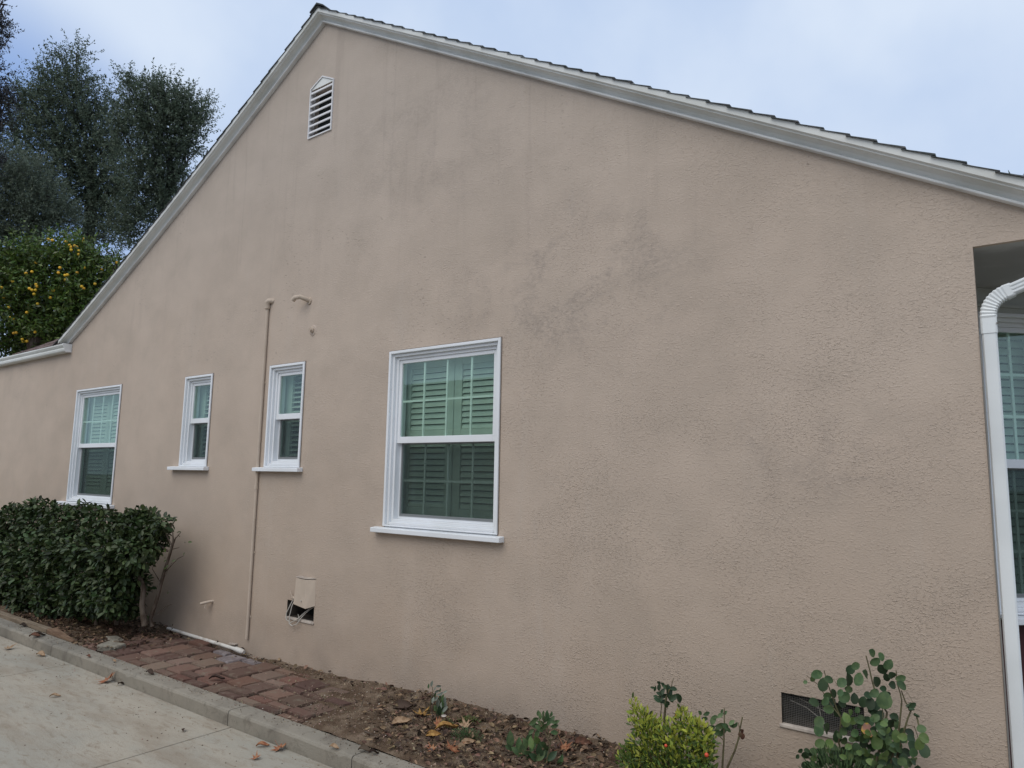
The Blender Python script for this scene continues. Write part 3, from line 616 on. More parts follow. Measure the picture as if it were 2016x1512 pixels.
# ---- foundation openings
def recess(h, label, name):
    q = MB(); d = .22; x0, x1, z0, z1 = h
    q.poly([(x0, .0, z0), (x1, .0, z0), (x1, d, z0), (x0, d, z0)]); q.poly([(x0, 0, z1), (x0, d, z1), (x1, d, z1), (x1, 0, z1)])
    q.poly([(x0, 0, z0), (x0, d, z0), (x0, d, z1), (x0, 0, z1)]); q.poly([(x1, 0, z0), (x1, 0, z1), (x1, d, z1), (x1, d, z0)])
    o = q.build(name, M['recess'], house, label=label)  # sides coloured dark to stand in for shade inside the opening
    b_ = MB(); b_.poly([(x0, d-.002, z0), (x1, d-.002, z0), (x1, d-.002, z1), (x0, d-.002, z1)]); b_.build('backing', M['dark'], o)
    l = MB(); l.hexa([(x0-.012, -.010, z0-.016), (x1+.008, -.010, z0-.020), (x1+.008, .02, z0-.020), (x0-.012, .02, z0-.016), (x0-.012, -.008, z0+.001), (x1+.008, -.008, z0-.001), (x1+.008, .02, z0+.004), (x0-.012, .02, z0+.004)])
    bevel(l.build('ledge', M['plaster'], o), .004); return o
r1 = recess(FV1, 'broken-open foundation hole with loose wires', 'foundation_opening'); r2 = recess(FV2, 'foundation vent covered with wire mesh', 'foundation_vent')
scr = MB(); x0, x1, z0, z1 = FV2; n = 46
for i in range(n+1): x = x0+(x1-x0)*i/n; scr.box(x-.0005, x+.0005, .020, .0214, z0, z1)
for i in range(19): z = z0+(z1-z0)*i/18; scr.box(x0, x1, .0185, .0199, z-.0005, z+.0005)
scr.build('wire_screen', M['metal'], r2)
for pts in ([(-1.15, .06, .60), (-1.07, .07, .575), (-.99, .06, .53), (-.97, .05, .50)], [(-1.02, .07, .64), (-1.0, .06, .56), (-.985, .05, .50)], [(-1.10, .05, .62), (-1.04, .08, .59), (-.96, .05, .575)]):
    q = MB(); q.tube(pts, .0022, 5); q.build('dry_twig', M['wire'], r2)
bx = MB(); bx.hexa([(-5.285, -.040, .622), (-5.10, -.052, .604), (-5.036, 0.0, .628), (-5.285, 0, .640), (-5.268, -.036, .845), (-5.12, -.046, .842), (-5.042, 0.0, .846), (-5.268, 0, .850)])
cb = bevel(bx.build('utility_box', M['pipe'], house, label='stucco coloured box over the foundation hole'), .003)
lid = MB(); lid.hexa([(-5.272, -.038, .8515), (-5.125, -.050, .8485), (-5.038, 0, .852), (-5.27, 0, .856), (-5.272, -.038, .856), (-5.125, -.050, .853), (-5.038, 0, .858), (-5.27, 0, .862)]); lid.build('lid', M['plaster'], cb)
sc_ = MB(); sc_.tube([(-5.165, -.047, .665), (-5.165, -.056, .665)], .006, 8); sc_.build('screw', M['wire'], cb)
for pts, rr_ in (([(-5.325, -.012, .655), (-5.34, -.03, .60), (-5.38, -.034, .535), (-5.375, -.035, .482), (-5.31, -.036, .462), (-5.24, -.02, .50), (-5.19, .02, .56), (-5.15, .05, .60)], .0042),
                 ([(-5.300, -.012, .655), (-5.312, -.03, .60), (-5.33, -.036, .52), (-5.325, -.040, .455), (-5.28, -.04, .440), (-5.23, -.03, .462), (-5.20, -.005, .52), (-5.16, .03, .575), (-5.12, .04, .60), (-5.055, .03, .628)], .0042), ([(-5.26, -.02, .49), (-5.24, -.005, .51), (-5.262, .0, .535)], .003)):
    q = MB(); q.tube(pts, rr_, 6); q.build('wire', M['wire'], r1, smooth=True)
q = MB(); q.tube([(-5.355, -.030, .725), (-5.325, -.02, .672)], .0055, 6); q.tube([(-5.34, -.012, .668), (-5.295, -.012, .668)], .012, 8); q.build('clamp', M['pipe'], r1)

# ---- wall plumbing (all painted with the wall)
q = MB(); px_ = -5.972; q.tube([(px_, -.017, 1.605), (px_+.0, -.017, 3.375)], .0158, 12); q.tube([(px_+.002, -.017, .232), (px_+.002, -.017, 1.60)], .0142, 12)
pp = q.build('conduit', M['pipe'], house, smooth=True, label='thin vertical pipe between the two small windows')
q = MB(); q.tube([(px_, -.020, 3.335), (px_, -.020, 3.375), (px_+.004, -.027, 3.398), (px_+.016, -.02, 3.412), (px_+.045, -.006, 3.412), (px_+.055, .01, 3.408)], .026, 12); q.build('elbow', M['pipe'], pp, smooth=True)
q = MB(); q.tube([(px_+.001, -.018, 1.590), (px_+.001, -.018, 1.625)], .019, 12); q.build('coupling', M['pipe'], pp, smooth=True)
for z in (2.6, 1.0, .42): q = MB(); q.box(px_-.028, px_+.030, -.006, -.001, z, z+.018); q.build('strap', M['pipe'], pp)
q = MB(); q.tube([(-5.345, .01, 3.335), (-5.355, -.035, 3.345), (-5.385, -.075, 3.362), (-5.43, -.095, 3.358), (-5.46, -.10, 3.335)], .0215, 12); o = q.build('pipe_stub', M['pipe'], house, smooth=True, label='bent pipe stub above the conduit window')
q = MB(); q.tube([(-5.459, -.1, 3.3365), (-5.4605, -.1003, 3.3345)], .0165, 12); q.build('bore', M['dark'], o)
q = MB(); q.tube([(-5.345, .004, 3.333), (-5.3465, -.008, 3.334)], .034, 12); q.build('flange', M['pipe'], o)
q = MB(); q.tube([(-5.272, .01, 3.052), (-5.272, -.020, 3.050)], .026, 10); q.tube([(-5.272, -.019, 3.050), (-5.272, -.040, 3.046)], .016, 8); o = q.build('pipe_plug', M['pipe'], house)
q = MB(); q.tube([(-5.268, .004, 3.045), (-5.268, -.006, 3.045)], [.062, .040], 11); q.build('patch', M['stucco'], o)
q = MB(); q.tube([(-6.595, .01, .492), (-6.605, -.04, .490), (-6.63, -.075, .480), (-6.665, -.085, .470)], .0135, 8); q.tube([(-6.62, -.06, .482), (-6.622, -.065, .43)], .006, 6); q.build('pipe_stub', M['pipe'], house, smooth=True, label='small bent spigot stub low on the wall')

# ---- right-hand corner: eave soffit, bay, downspout
q = MB(); q.box(-.56, .30, .03, YB, 2.9, 2.915); q.build('soffit', M['soffit'], house)
q = MB(); q.box(.30, .42, -.1, YB, 2.72, 2.74); q.box(.30, .304, -.1, YB, 2.74, 2.84); q.box(.416, .42, -.1, YB, 2.74, 2.84); q.box(.30, .42, -.104, -.1, 2.72, 2.84); q.build('gutter', M['spout'], house)
th = R(45); TB = Matrix.Translation((XC, .90, 0)) @ Matrix.Rotation(th, 4, 'Z')
bw_ = MB(TB); L_ = .56
gx0, gx1_, gz0, gz1 = -.10, .46, 1.04, 2.752
bw_.poly([(-.5, 0, -.1), (gx0+.022, 0, -.1), (gx0+.022, 0, gz1-.002), (-.5, 0, gz1-.002)]); bw_.poly([(-.5, 0, gz1-.002), (L_, 0, gz1-.002), (L_, 0, 2.899), (-.5, 0, 2.899)]); bw_.poly([(gx1_-.002, 0, gz0), (L_, 0, gz0), (L_, 0, gz1), (gx1_-.002, 0, gz1)])
bay = bw_.build('bay_wall', M['cream'], house)
q = MB(TB); q.box(-.18, L_, -.012, -.001, gz1-.004, gz1+.030); q.box(-.18, L_, -.020, -.001, gz1+.031, gz1+.050); q.build('head_moulding', M['cream'], bay)
q = MB(TB); q.poly([(-.05, .02, -.1), (L_, .02, -.1), (L_, .02, gz0-.03), (-.05, .02, gz0-.03)]); q.build('apron', M['maroon'], bay)
q = MB(); c1 = TB @ Vector((L_, 0, 0)); q.poly([(c1.x, c1.y, -.1), (c1.x, 3.4, -.1), (c1.x, 3.4, 2.899), (c1.x, c1.y, 2.899)]); q.build('bay_front', M['cream'], bay)
T2 = TB
build_window('bay window behind the downspout at the front corner', gx0+.02, gx1_, gz0, gz1, 1.875, T=T2, muntins=((.515,), (.335, .665)), sill=(gx0+.06, gx1_+.03, gz0-.045, gz0-.003), shutters=((.0, .44, ((1.06, 1.14), (1.84, 1.90), (2.68, 2.73)), .04),), tilt=66)
def rbox(path, w, d, groove=True):         # rounded rectangular spout section swept in the XZ plane
    st = []
    for k, (x, z) in enumerate(path):
        a = path[max(k-1, 0)]; b = path[min(k+1, len(path)-1)]; dx, dz = b[0]-a[0], b[1]-a[1]; l = math.hypot(dx, dz); nx, nz_ = dz/l, -dx/l; ww = w[k] if isinstance(w, list) else w; cc = .008
        g_ = .005 if groove else 0; fo = (.0035 if k % 2 else 0) if not groove else 0
        pr = [(-ww/2, cc), (-ww/2+cc, fo), (-ww*.26, fo), (-ww*.20, g_+fo), (-ww*.12, g_+fo), (-ww*.06, fo), (ww*.06, fo), (ww*.12, g_+fo), (ww*.20, g_+fo), (ww*.26, fo), (ww/2-cc, fo), (ww/2, cc), (ww/2, d-cc), (ww/2-cc, d), (-ww/2+cc, d), (-ww/2, d-cc)]
        st.append([(x+nx*s_, SPY-.003+t_, z+nz_*s_) for s_, t_ in pr])
    m_ = MB(); m_.sweep(None, st); return m_
SPY = .012; sx_ = -.158
def rplain(zt, zb, w, d):
    m_ = MB(); cc = .007
    pr = [(-w/2, cc), (-w/2+cc, 0), (w/2-cc, 0), (w/2, cc), (w/2, d-cc), (w/2-cc, d), (-w/2+cc, d), (-w/2, d-cc)]
    m_.sweep(None, [[(sx_+s_, SPY+t_, z) for s_, t_ in pr] for z in (zt, 2.0, 1.2, .6, zb)]); return m_
ds = rplain(2.50, .06, .060, .052).build('downspout', M['spout'], house, label='white rectangular downspout at the front corner')
cp = [(sx_, 2.47), (sx_, 2.545)]; wv = [.066, .066]
for i in range(19):                        # crimped elbow
    a = math.pi-(math.pi*.5-R(21))*i/18; rr_ = .115; cx_, cz_ = sx_+rr_, 2.555; cp.append((cx_+rr_*math.cos(a), cz_+rr_*math.sin(a))); wv.append(.062 if i % 2 else .070)
ex, ez = cp[-1]; sl_ = math.tan(R(21)); cp += [(ex+.03, ez+.03*sl_)]; wv += [.064]
rbox(cp, wv, .058, False).build('elbow', M['spout'], ds)
rbox([(ex+.025, ez+.025*sl_), (.20, ez+(.20-ex)*sl_), (.33, ez+(.33-ex)*sl_)], .056, .050).build('offset_pipe', M['spout'], ds)
q = MB(); q.tube([(sx_+.034, .006, 2.515), (sx_+.034, .020, 2.515)], .004, 6); q.build('screw', M['metal'], ds)
q = MB(); q.tube([(XC+.004, -.004, 2.46), (XC+.006, -.005, 1.9), (XC+.003, -.004, 1.4), (XC+.006, -.005, .9), (XC+.004, -.004, .2)], .0035, 6); q.build('cable', M['metal'], house, label='thin cable between the corner and downspout')

# ---------------------------------------------------------------- loose things on the ground by the wall
pv = thing('plastic_pipe', 'white plastic pipe lying along the wall above the bricks', 'pipe', (-6.6, -.05, .12))
a = onZ(340, 1236, .135); b = onZ(484, 1279, .128)
q = MB(); q.tube([(a[0], -.030, .138), (b[0], -.052, .126)], .0165, 12); q.build('tube', M['pvc'], pv, smooth=True)
q = MB(); q.tube([(b[0]-.09, -.050, .127), (b[0]+.02, -.054, .124), (b[0]+.05, -.055, .122)], [.023, .023, .016], 12); q.build('end_fitting', M['pvc'], pv, smooth=True)
q = MB(); c = onY(460, 1262, -.02); q.hexa([(-6.24, -.035, .145), (-6.13, -.030, .150), (-6.13, -.004, .150), (-6.24, -.006, .145), (-6.24, -.035, .153), (-6.13, -.030, .158), (-6.13, -.004, .162), (-6.24, -.006, .157)]); q.build('plaster_chip', M['plaster'], label='pale plaster chip between white pipe and wall', category='chip')
q = MB(); q.hexa([(-12.6, -.90, .095), (-8.20, -.835, .095), (-8.20, -.775, .095), (-12.6, -.80, .095), (-12.6, -.90, .148), (-8.20, -.835, .140), (-8.20, -.775, .140), (-12.6, -.80, .148)])
bevel(q.build('edging_board', M['wood'], label='long grey wooden edging board on the kerb beside the bush', category='board'), .004)
q = MB(); q.hexa([(-8.19, -.835, .095), (-7.60, -.838, .095), (-7.58, -.815, .095), (-8.15, -.74, .095), (-8.19, -.835, .142), (-7.60, -.838, .118), (-7.58, -.815, .118), (-8.15, -.755, .150)])
bevel(q.build('edging_board', M['wood2'], label='short split reddish board at the end of the grey edging', category='board'), .004)

def ground_z(x, y):
    if y < KY: return .0
    if y < -.845: return .102
    if BX0 < x < BX1: return max(.102, float(soil_h(x, y)))
    return float(soil_h(x, y))
def lay_leaf(kind_, m_, px, py, ln, rz, zg, label, grp=None, tilt=.2, w=1.0):
    p = onZ(px, py, zg); z = ground_z(p[0], p[1])+.006
    t = Vector((math.cos(rz), math.sin(rz), math.sin(rz*3)*tilt)); n = Vector((math.sin(rz*5)*tilt, -tilt*1.2, 1))
    return put_leaf(kind_, m_, (p[0], p[1], z+ln*.06), t, n, ln, None, 'fallen_leaf', w, label=label, category='leaf', group=grp)
DG, BG_ = 'dry leaves fallen on the driveway', 'dry leaves fallen in the planting bed'
for a_ in (('maple', M['rust'], 208, 1343, .19, .35, 0, 'largest reddish dry leaf on the driveway, against the kerb foot'), ('maple', M['tan'], 14, 1279, .14, 1.2, 0, 'pale tan leaf on the driveway at the far left of the photo'),
           ('curl', M['brown'], 66, 1276, .12, .5, 0, 'brown curled leaf beside the broken kerb foot'), ('curl', M['tan'], 80, 1292, .12, .2, 0, 'pale curled leaf below the broken kerb foot'),
           ('curl', M['tan'], 108, 1373, .08, .8, 0, 'small pale leaf alone in the middle of the left slab'), ('curl', M['brown'], 172, 1318, .06, .1, 0, 'tiny dark leaf at the kerb foot left of the reddish one'),
           ('curl', M['deadd'], 238, 1349, .07, 2.0, 0, 'small grey brown leaf right of the large reddish leaf'), ('curl', M['deadd'], 361, 1440, .055, 2.6, 0, 'small dull leaf just left of the diagonal driveway joint'),
           ('maple', M['rust'], 503, 1496, .085, 2.2, 0, 'dark red crumpled leaf nearest the bottom edge of the driveway'), ('curl', M['rust'], 517, 1471, .085, .7, 0, 'rust coloured oval leaf left of the orange leaf'),
           ('maple', M['rust'], 549, 1476, .13, -.3, 0, 'bright orange folded leaf by the kerb foot'), ('curl', M['tan'], 656, 1510, .07, .2, 0, 'orange tan leaf cut by the bottom edge under the kerb')):
    lay_leaf(*a_, grp=DG)
for a_ in (('curl', M['deadd'], 76, 1253, .12, .9, .1, 'dark curled leaf on the kerb top by the split board'), ('curl', M['deadd'], 295, 1328, .10, .1, .1, 'dark arched leaf on the kerb beside the bricks'),
           ('curl', M['deadd'], 427, 1337, .12, .9, .11, 'dark twisted leaf lying on the bricks'), ('curl', M['tan'], 225, 1304, .05, .1, .1, 'small pale leaf flake on the kerb top'), ('curl', M['deadd'], 45, 1234, .10, .2, .1, 'dark flat leaf on the kerb beside the grey board'),
           ('curl', M['deadd'], 718, 1481, .09, .3, .1, 'brown leaf on the kerb edge beside the bare soil'), ('curl', M['deadd'], 736, 1486, .075, 1.4, .1, 'dark frayed leaf on the kerb, right of the brown one')):
    lay_leaf(*a_, grp='dry leaves on the kerb and bricks')
for a_ in (('maple', M['yellow'], 829, 1409, .17, 1.8, .13, 'large ochre leaf propped left of the grey leaved seedling'), ('maple', M['rust'], 859, 1430, .11, .4, .12, 'salmon coloured leaf right of the seedling stem'),
           ('curl', M['yellow'], 880, 1440, .15, .9, .12, 'long mustard curled leaf in the middle of the litter'), ('curl', M['yellow'], 853, 1453, .10, .3, .12, 'rounded mustard leaf below the long curled one'),
           ('maple', M['tan'], 916, 1437, .12, 2.4, .12, 'folded tan leaf near the wall behind the weeds'), ('maple', M['rust'], 888, 1480, .15, 1.3, .12, 'orange red pointed leaf in the lower litter'),
           ('maple', M['rust'], 851, 1481, .08, 2.9, .12, 'small red orange leaf left of the pointed one'), ('curl', M['tan'], 921, 1468, .10, .5, .12, 'round tan leaf right of the orange red leaf'),
           ('maple', M['rust'], 1110, 1475, .14, -.6, .13, 'pointed orange leaf right of the dark green plant'), ('curl', M['brown'], 1147, 1472, .12, .2, .13, 'dark brown curled leaf against the wall foot'),
           ('curl', M['tan'], 790, 1428, .14, .6, .12, 'pale brown leaf at the left end of the litter'), ('curl', M['deadd'], 793, 1390, .16, .3, .14, 'dark bark like leaf leaning on the wall foot')):
    lay_leaf(*a_, grp=BG_, tilt=.45)

# litter, gravel: nobody could count them
def scatter_xy(n, f):
    pts = []
    while len(pts) < n:
        x = RNG.uniform(-9.5, .8, 4000); y = RNG.uniform(-.84, -.005, 4000); k = RNG.random(4000) < f(x, y)
        pts += list(zip(x[k], y[k]))
    return np.array(pts[:n])
def litter_density(x, y):
    right = np.clip((x+4.1-.9*(-(y+.4)))/.8, 0, 1)*(.35+.9*fbm(x, y, 4, 31)); bush = np.clip((-6.75-x)/.5, 0, 1)*(.5+.5*fbm(x, y, 5, 33))
    nearw = np.clip((y+.14)/.12, 0, 1)*.5*np.clip((x+7.2)/1, 0, 1); return np.maximum(np.maximum(right, bush), nearw*.5)*.9
for name, n, mt, l0, l1, seed in (('leaf_litter', 4600, 'dead', .012, .055, 0), ('leaf_litter', 3600, 'deadd', .010, .050, 1), ('leaf_litter', 220, 'tan', .015, .04, 2)):
    p = scatter_xy(n, litter_density); z = soil_h(p[:, 0], p[:, 1]); z = np.where((p[:, 0] > BX0) & (p[:, 0] < BX1), np.maximum(z, .1), z)
    pos = np.column_stack([p, z+RNG.uniform(.002, .028, n)]); tip = rdir(n)*[1, 1, .35]; nor = rdir(n)*.55+[0, -.1, 1]; ln = RNG.uniform(l0, l1, n)
    leaf_mesh(name, pos, tip, nor, ln, ln*RNG.uniform(.25, .7, n), M[mt], None, 'oval', kind='stuff')
def pebbles(name, p, z, size, mt):
    n = len(p); base = np.array([(1, 0, 0), (-.5, .87, 0), (-.5, -.87, 0), (.1, .1, .8), (0, 0, -.6)]); F0 = np.array([(0, 1, 3), (1, 2, 3), (2, 0, 3), (1, 0, 4), (2, 1, 4), (0, 2, 4)])
    a = RNG.uniform(0, 6.28, n); c, s_ = np.cos(a), np.sin(a); sc = size[:, None]*RNG.uniform(.6, 1.3, (n, 3))
    V = base[None]*sc[:, None]; V = V+RNG.uniform(-.25, .25, V.shape)*size[:, None, None]
    X = V[..., 0]*c[:, None]-V[..., 1]*s_[:, None]+p[:, :1]; Y = V[..., 0]*s_[:, None]+V[..., 1]*c[:, None]+p[:, 1:2]; Z = V[..., 2]+z[:, None]
    V = np.stack([X, Y, Z], -1).reshape(-1, 3); F = (F0[None]+np.arange(n)[:, None, None]*5).reshape(-1, 3)
    me = bpy.data.meshes.new(name); me.from_pydata(V.tolist(), [], F.tolist()); me.update(); return kind(link(name, me, M[mt]), 'stuff')
def grav(x, y):
    r_ = np.clip((x+5.3)/1.2, 0, 1)*(.25+.6*fbm(x, y, 6, 41)); w_ = np.clip((y+.16)/.12, 0, 1)*np.clip((x+6.2)/.6, 0, 1); return np.maximum(r_, w_)+.03*(x > -7)
for name, n, mt, s0, s1 in (('gravel', 9000, 'pebble', .002, .0075), ('gravel', 420, 'chip', .002, .006), ('soil_crumbs', 1600, 'pebble', .007, .016)):
    p = scatter_xy(n, grav); z = soil_h(p[:, 0], p[:, 1]); z = np.where((p[:, 0] > BX0) & (p[:, 0] < BX1), np.maximum(z, .099), z)
    pebbles(name, p, z+.001, RNG.uniform(s0, s1, n)*RNG.uniform(.5, 1, n), mt)
n = 500; p = np.column_stack([RNG.uniform(-9, -1, n), KY-.01-RNG.exponential(.35, n)]); pebbles('driveway_grit', p, np.full(n, .001), RNG.uniform(.002, .007, n), 'pebble')
n = 900; p = np.column_stack([RNG.uniform(-9, -1, n), -.85-.12*RNG.random(n)**2]); pebbles('kerb_grit', p, np.full(n, .1025), RNG.uniform(.002, .006, n), 'pebble')

# ---------------------------------------------------------------- foliage builders
def clump_leaves(clumps, n, fill=.45):
    """clumps: (x,y,z,rx,ry,rz). returns positions near the shell and outward directions"""
    c = np.array(clumps); vol = c[:, 3]*c[:, 4]*c[:, 5]; pk = RNG.choice(len(c), n, p=(vol**.8)/np.sum(vol**.8)); d = rdir(n)
    r_ = (fill+(1-fill)*RNG.random(n)**.6)*(1+.12*RNG.normal(size=n)); return c[pk, :3]+d*r_[:, None]*c[pk, 3:6], unit(d/c[pk, 3:6])
def split_near(o, arr, k=300):             # indices of the k leaves that show largest
    d = np.linalg.norm(arr-CAM, axis=1); i = np.argsort(d); return i[:k], i[k:]

# clipped bush left
hb = onZ(180, 1235, .1)
bush = thing('bush', 'dense dark green clipped bush between the kerb and the left window', 'bush', (-8.4, -.42, .1))
cl = []
def hc(px, py, r, Y, ry=None):
    p = onY(px, py, Y); depth = (p-CAM) @ _f; rr_ = r*depth/FPX; cl.append((p[0], p[1], p[2], rr_*1.35, ry or min(.26, rr_), rr_))
for px in (-120, -70, -20, 25, 70, 115, 160, 205, 245): hc(px, 1035+max(0, 30-px)*.35+RNG.integers(-9, 9), 30+RNG.integers(-6, 7), -.45); hc(px+20, 1085, 38, -.55)
for px in (-110, -50, 10, 60, 110, 160, 205, 240): hc(px, 1135, 38, -.50); hc(px-10, 1180, 30, -.52)
for px in (-60, 0, 60, 110, 160, 200, 235): hc(px, 1195, 20, -.42)
hc(275, 1038, 34, -.42); hc(300, 1045, 26, -.40); hc(280, 1075, 30, -.42); hc(250, 1100, 30, -.45); hc(306, 1062, 15, -.38, .12); hc(255, 1150, 22, -.42, .2); hc(250, 1200, 16, -.4, .2)
for px, py in ((75, 996), (95, 1000), (60, 1004), (165, 1002), (190, 1006), (268, 1008), (130, 1010), (34, 1014), (285, 1014), (318, 1030)): hc(px, py, 11+RNG.integers(0, 5), -.42, .10)
n = 26000; pos, outd = clump_leaves(cl, n, .50)
ok = (pos[:, 1] < -.03) & (pos[:, 2] > .12) & (pos[:, 1] > -.80); pos, outd = pos[ok], outd[ok]; n = len(pos)
tip = outd*.8+rdir(n)*.8+[0, -.1, -.15]; nor = outd*.5+rdir(n)*.5+[0, -.2, .7]; ln = RNG.uniform(.045, .080, n)
i0, i1 = split_near(n, pos); leaf_mesh('foliage', pos[i1], tip[i1], nor[i1], ln[i1], ln[i1]*.58, M['hedge'], bush, 'oval', kind='stuff')
for i in i0: put_leaf('oval', M['hedge'], pos[i], tip[i], nor[i], float(ln[i]), bush, 'leaf', .62)
def px_tube(pts, r, par, name, mt, Y=None, n=7):
    P_ = [onY(a[0], a[1], a[2] if len(a) > 2 else Y) for a in pts]; q = MB(); q.tube(P_, r, n); return q.build(name, mt, par, smooth=True)
px_tube([(300, 1235, -.33), (296, 1218, -.33), (309, 1180, -.34), (322, 1130, -.34), (334, 1092, -.36), (340, 1072, -.36), (346, 1058, -.36)], [.022, .020, .017, .016, .014, .012, .005], bush, 'branch', M['bark'])
px_tube([(334, 1090, -.36), (341, 1066, -.36), (340, 1045, -.37)], [.012, .009, .004], bush, 'branch', M['bark'])
px_tube([(335, 1082, -.36), (353, 1078, -.36)], [.007, .003], bush, 'branch', M['bark'])
px_tube([(337, 1072, -.36), (326, 1050, -.38), (318, 1040, -.38)], [.009, .006, .004], bush, 'branch', M['bark'])
px_tube([(330, 1085, -.36), (300, 1062, -.38), (285, 1055, -.4)], [.010, .007, .004], bush, 'branch', M['bark'])
px_tube([(285, 1232, -.40), (280, 1190, -.42), (283, 1160, -.42), (274, 1135, -.42), (262, 1125, -.43), (240, 1110, -.45)], [.030, .027, .025, .022, .017, .012], bush, 'branch', M['bark'])
px_tube([(262, 1118, -.42), (266, 1099, -.41), (290, 1090, -.40), (306, 1075, -.39)], [.014, .012, .010, .007], bush, 'branch', M['bark'])
px_tube([(311, 1208, -.33), (325, 1195, -.32), (338, 1189, -.31)], [.005, .004, .002], bush, 'branch', M['bark'])
for px in (40, 90, 140, 190, 230): px_tube([(px, 1230, -.42), (px+RNG.uniform(-12, 12), 1150, -.42), (px+RNG.uniform(-20, 20), 1060, -.42)], [.024, .018, .01], bush, 'branch', M['bark'])
for pts in ([(300, 1200, -.32), (316, 1165, -.30), (322, 1140, -.30), (338, 1108, -.30)], [(322, 1130, -.34), (350, 1100, -.33), (362, 1094, -.33)], [(344, 1062, -.36), (356, 1048, -.36)], [(336, 1040, -.38), (346, 1022, -.38)], [(318, 1150, -.34), (300, 1120, -.36), (306, 1098, -.37)]):
    px_tube(pts, [.0055, .0035, .0025, .0015][:len(pts)], bush, 'branch', M['bark'], n=5)
for (px, py) in ((338, 1106), (332, 1112), (362, 1093), (357, 1047), (347, 1021), (342, 1028), (326, 1120), (352, 1052), (306, 1098), (318, 1080), (316, 1092), (324, 1098), (295, 1110), (290, 1128), (300, 1112), (292, 1135), (322, 1106), (364, 1065), (370, 1067), (316, 1086), (326, 1088), (285, 1120), (330, 1170), (262, 1165), (257, 1150)):
    p = onY(px, py, -.37); t = rdir(1)[0]; put_leaf('lance', M['box'] if px > 310 and px < 330 else M['hedge'], p, t, (.2, -1, .3), .045, bush, 'leaf')

# ---------------------------------------------------------------- small plants along the wall
def cam_leaf(kind_, m_, px, py, L_px, ang, Y, par, w=1.0, tiltmax=.5):
    """leaf whose middle is near a point, drawn-out direction ang (deg, up = 90) with a random lean in depth"""
    p = onY(px, py, Y); dep = (p-CAM) @ _f; a = R(ang); t = _r2*math.cos(a)+_u2*math.sin(a); ln = L_px*dep/FPX
    ph = RNG.uniform(-tiltmax, tiltmax); t = t+_f*ph*.6; n = -_f+_u2*RNG.uniform(0, .9)+_r2*RNG.uniform(-.6, .6); t = t/np.linalg.norm(t)
    return put_leaf(kind_, m_, p-t*ln*.5, t, n, ln, par, 'leaf', w)
# rose bush at the right
rz = onZ(1700, 1650, .12)
rose = thing('rose_bush', 'rose bush with round green leaves in front of the meshed vent', 'plant', (rz[0], rz[1], .1))
def zz5(x, y): return 1560+x/6.247, 1270+y/6.247
def cane(pts, r0, r1, Y0, Y1, par, mt='stem', f=zz5, name='cane'):
    n_ = len(pts); P_ = [onY(*f(*p), Y0+(Y1-Y0)*i/(n_-1)) for i, p in enumerate(pts)]; q = MB(); q.tube(P_, [r0+(r1-r0)*i/(n_-1) for i in range(n_)], 7); return q.build(name, M[mt], par, smooth=True)
root = (870, 2500)
for pts, r0, r1 in (([root, (900, 1900), (1120, 1100), (1165, 830), (1080, 700), (1010, 540), (985, 460), (940, 260), (905, 130)], .008, .004), ([root, (700, 1700), (570, 1200), (600, 900), (540, 770), (480, 600), (430, 460), (390, 310)], .007, .003),
                    ([(590, 880), (480, 740), (390, 600), (320, 490), (175, 375)], .004, .002), ([root, (1150, 1700), (1310, 1050), (1335, 800), (1345, 690), (1330, 600), (1290, 480), (1275, 310)], .007, .003),
                    ([root, (1250, 1500), (1380, 1030), (1420, 900), (1460, 800), (1390, 700), (1340, 560)], .007, .004), ([(1400, 980), (1500, 1000), (1550, 1150), (1620, 1200)], .003, .0015),
                    ([(1560, 1010), (1540, 920), (1520, 850)], .005, .006), ([(1480, 700), (1420, 590), (1390, 570)], .0012, .001), ([(250, 1430), (180, 1380), (110, 1320)], .003, .002), ([root, (500, 1700), (250, 1430)], .004, .003),
                    ([(1120, 970), (1110, 800), (1100, 760)], .004, .002), ([(570, 520), (520, 440), (470, 400)], .0015, .001)):
    cane(pts, r0*.7, r1*.7, -.26, -.23, rose)
for pts in ([(1405, 760), (1460, 720), (1510, 750)], [(1430, 790), (1500, 790)], [(1500, 850), (1560, 880)]): cane(pts, .007, .004, -.26, -.25, rose, 'rosed', name='spent_bloom')
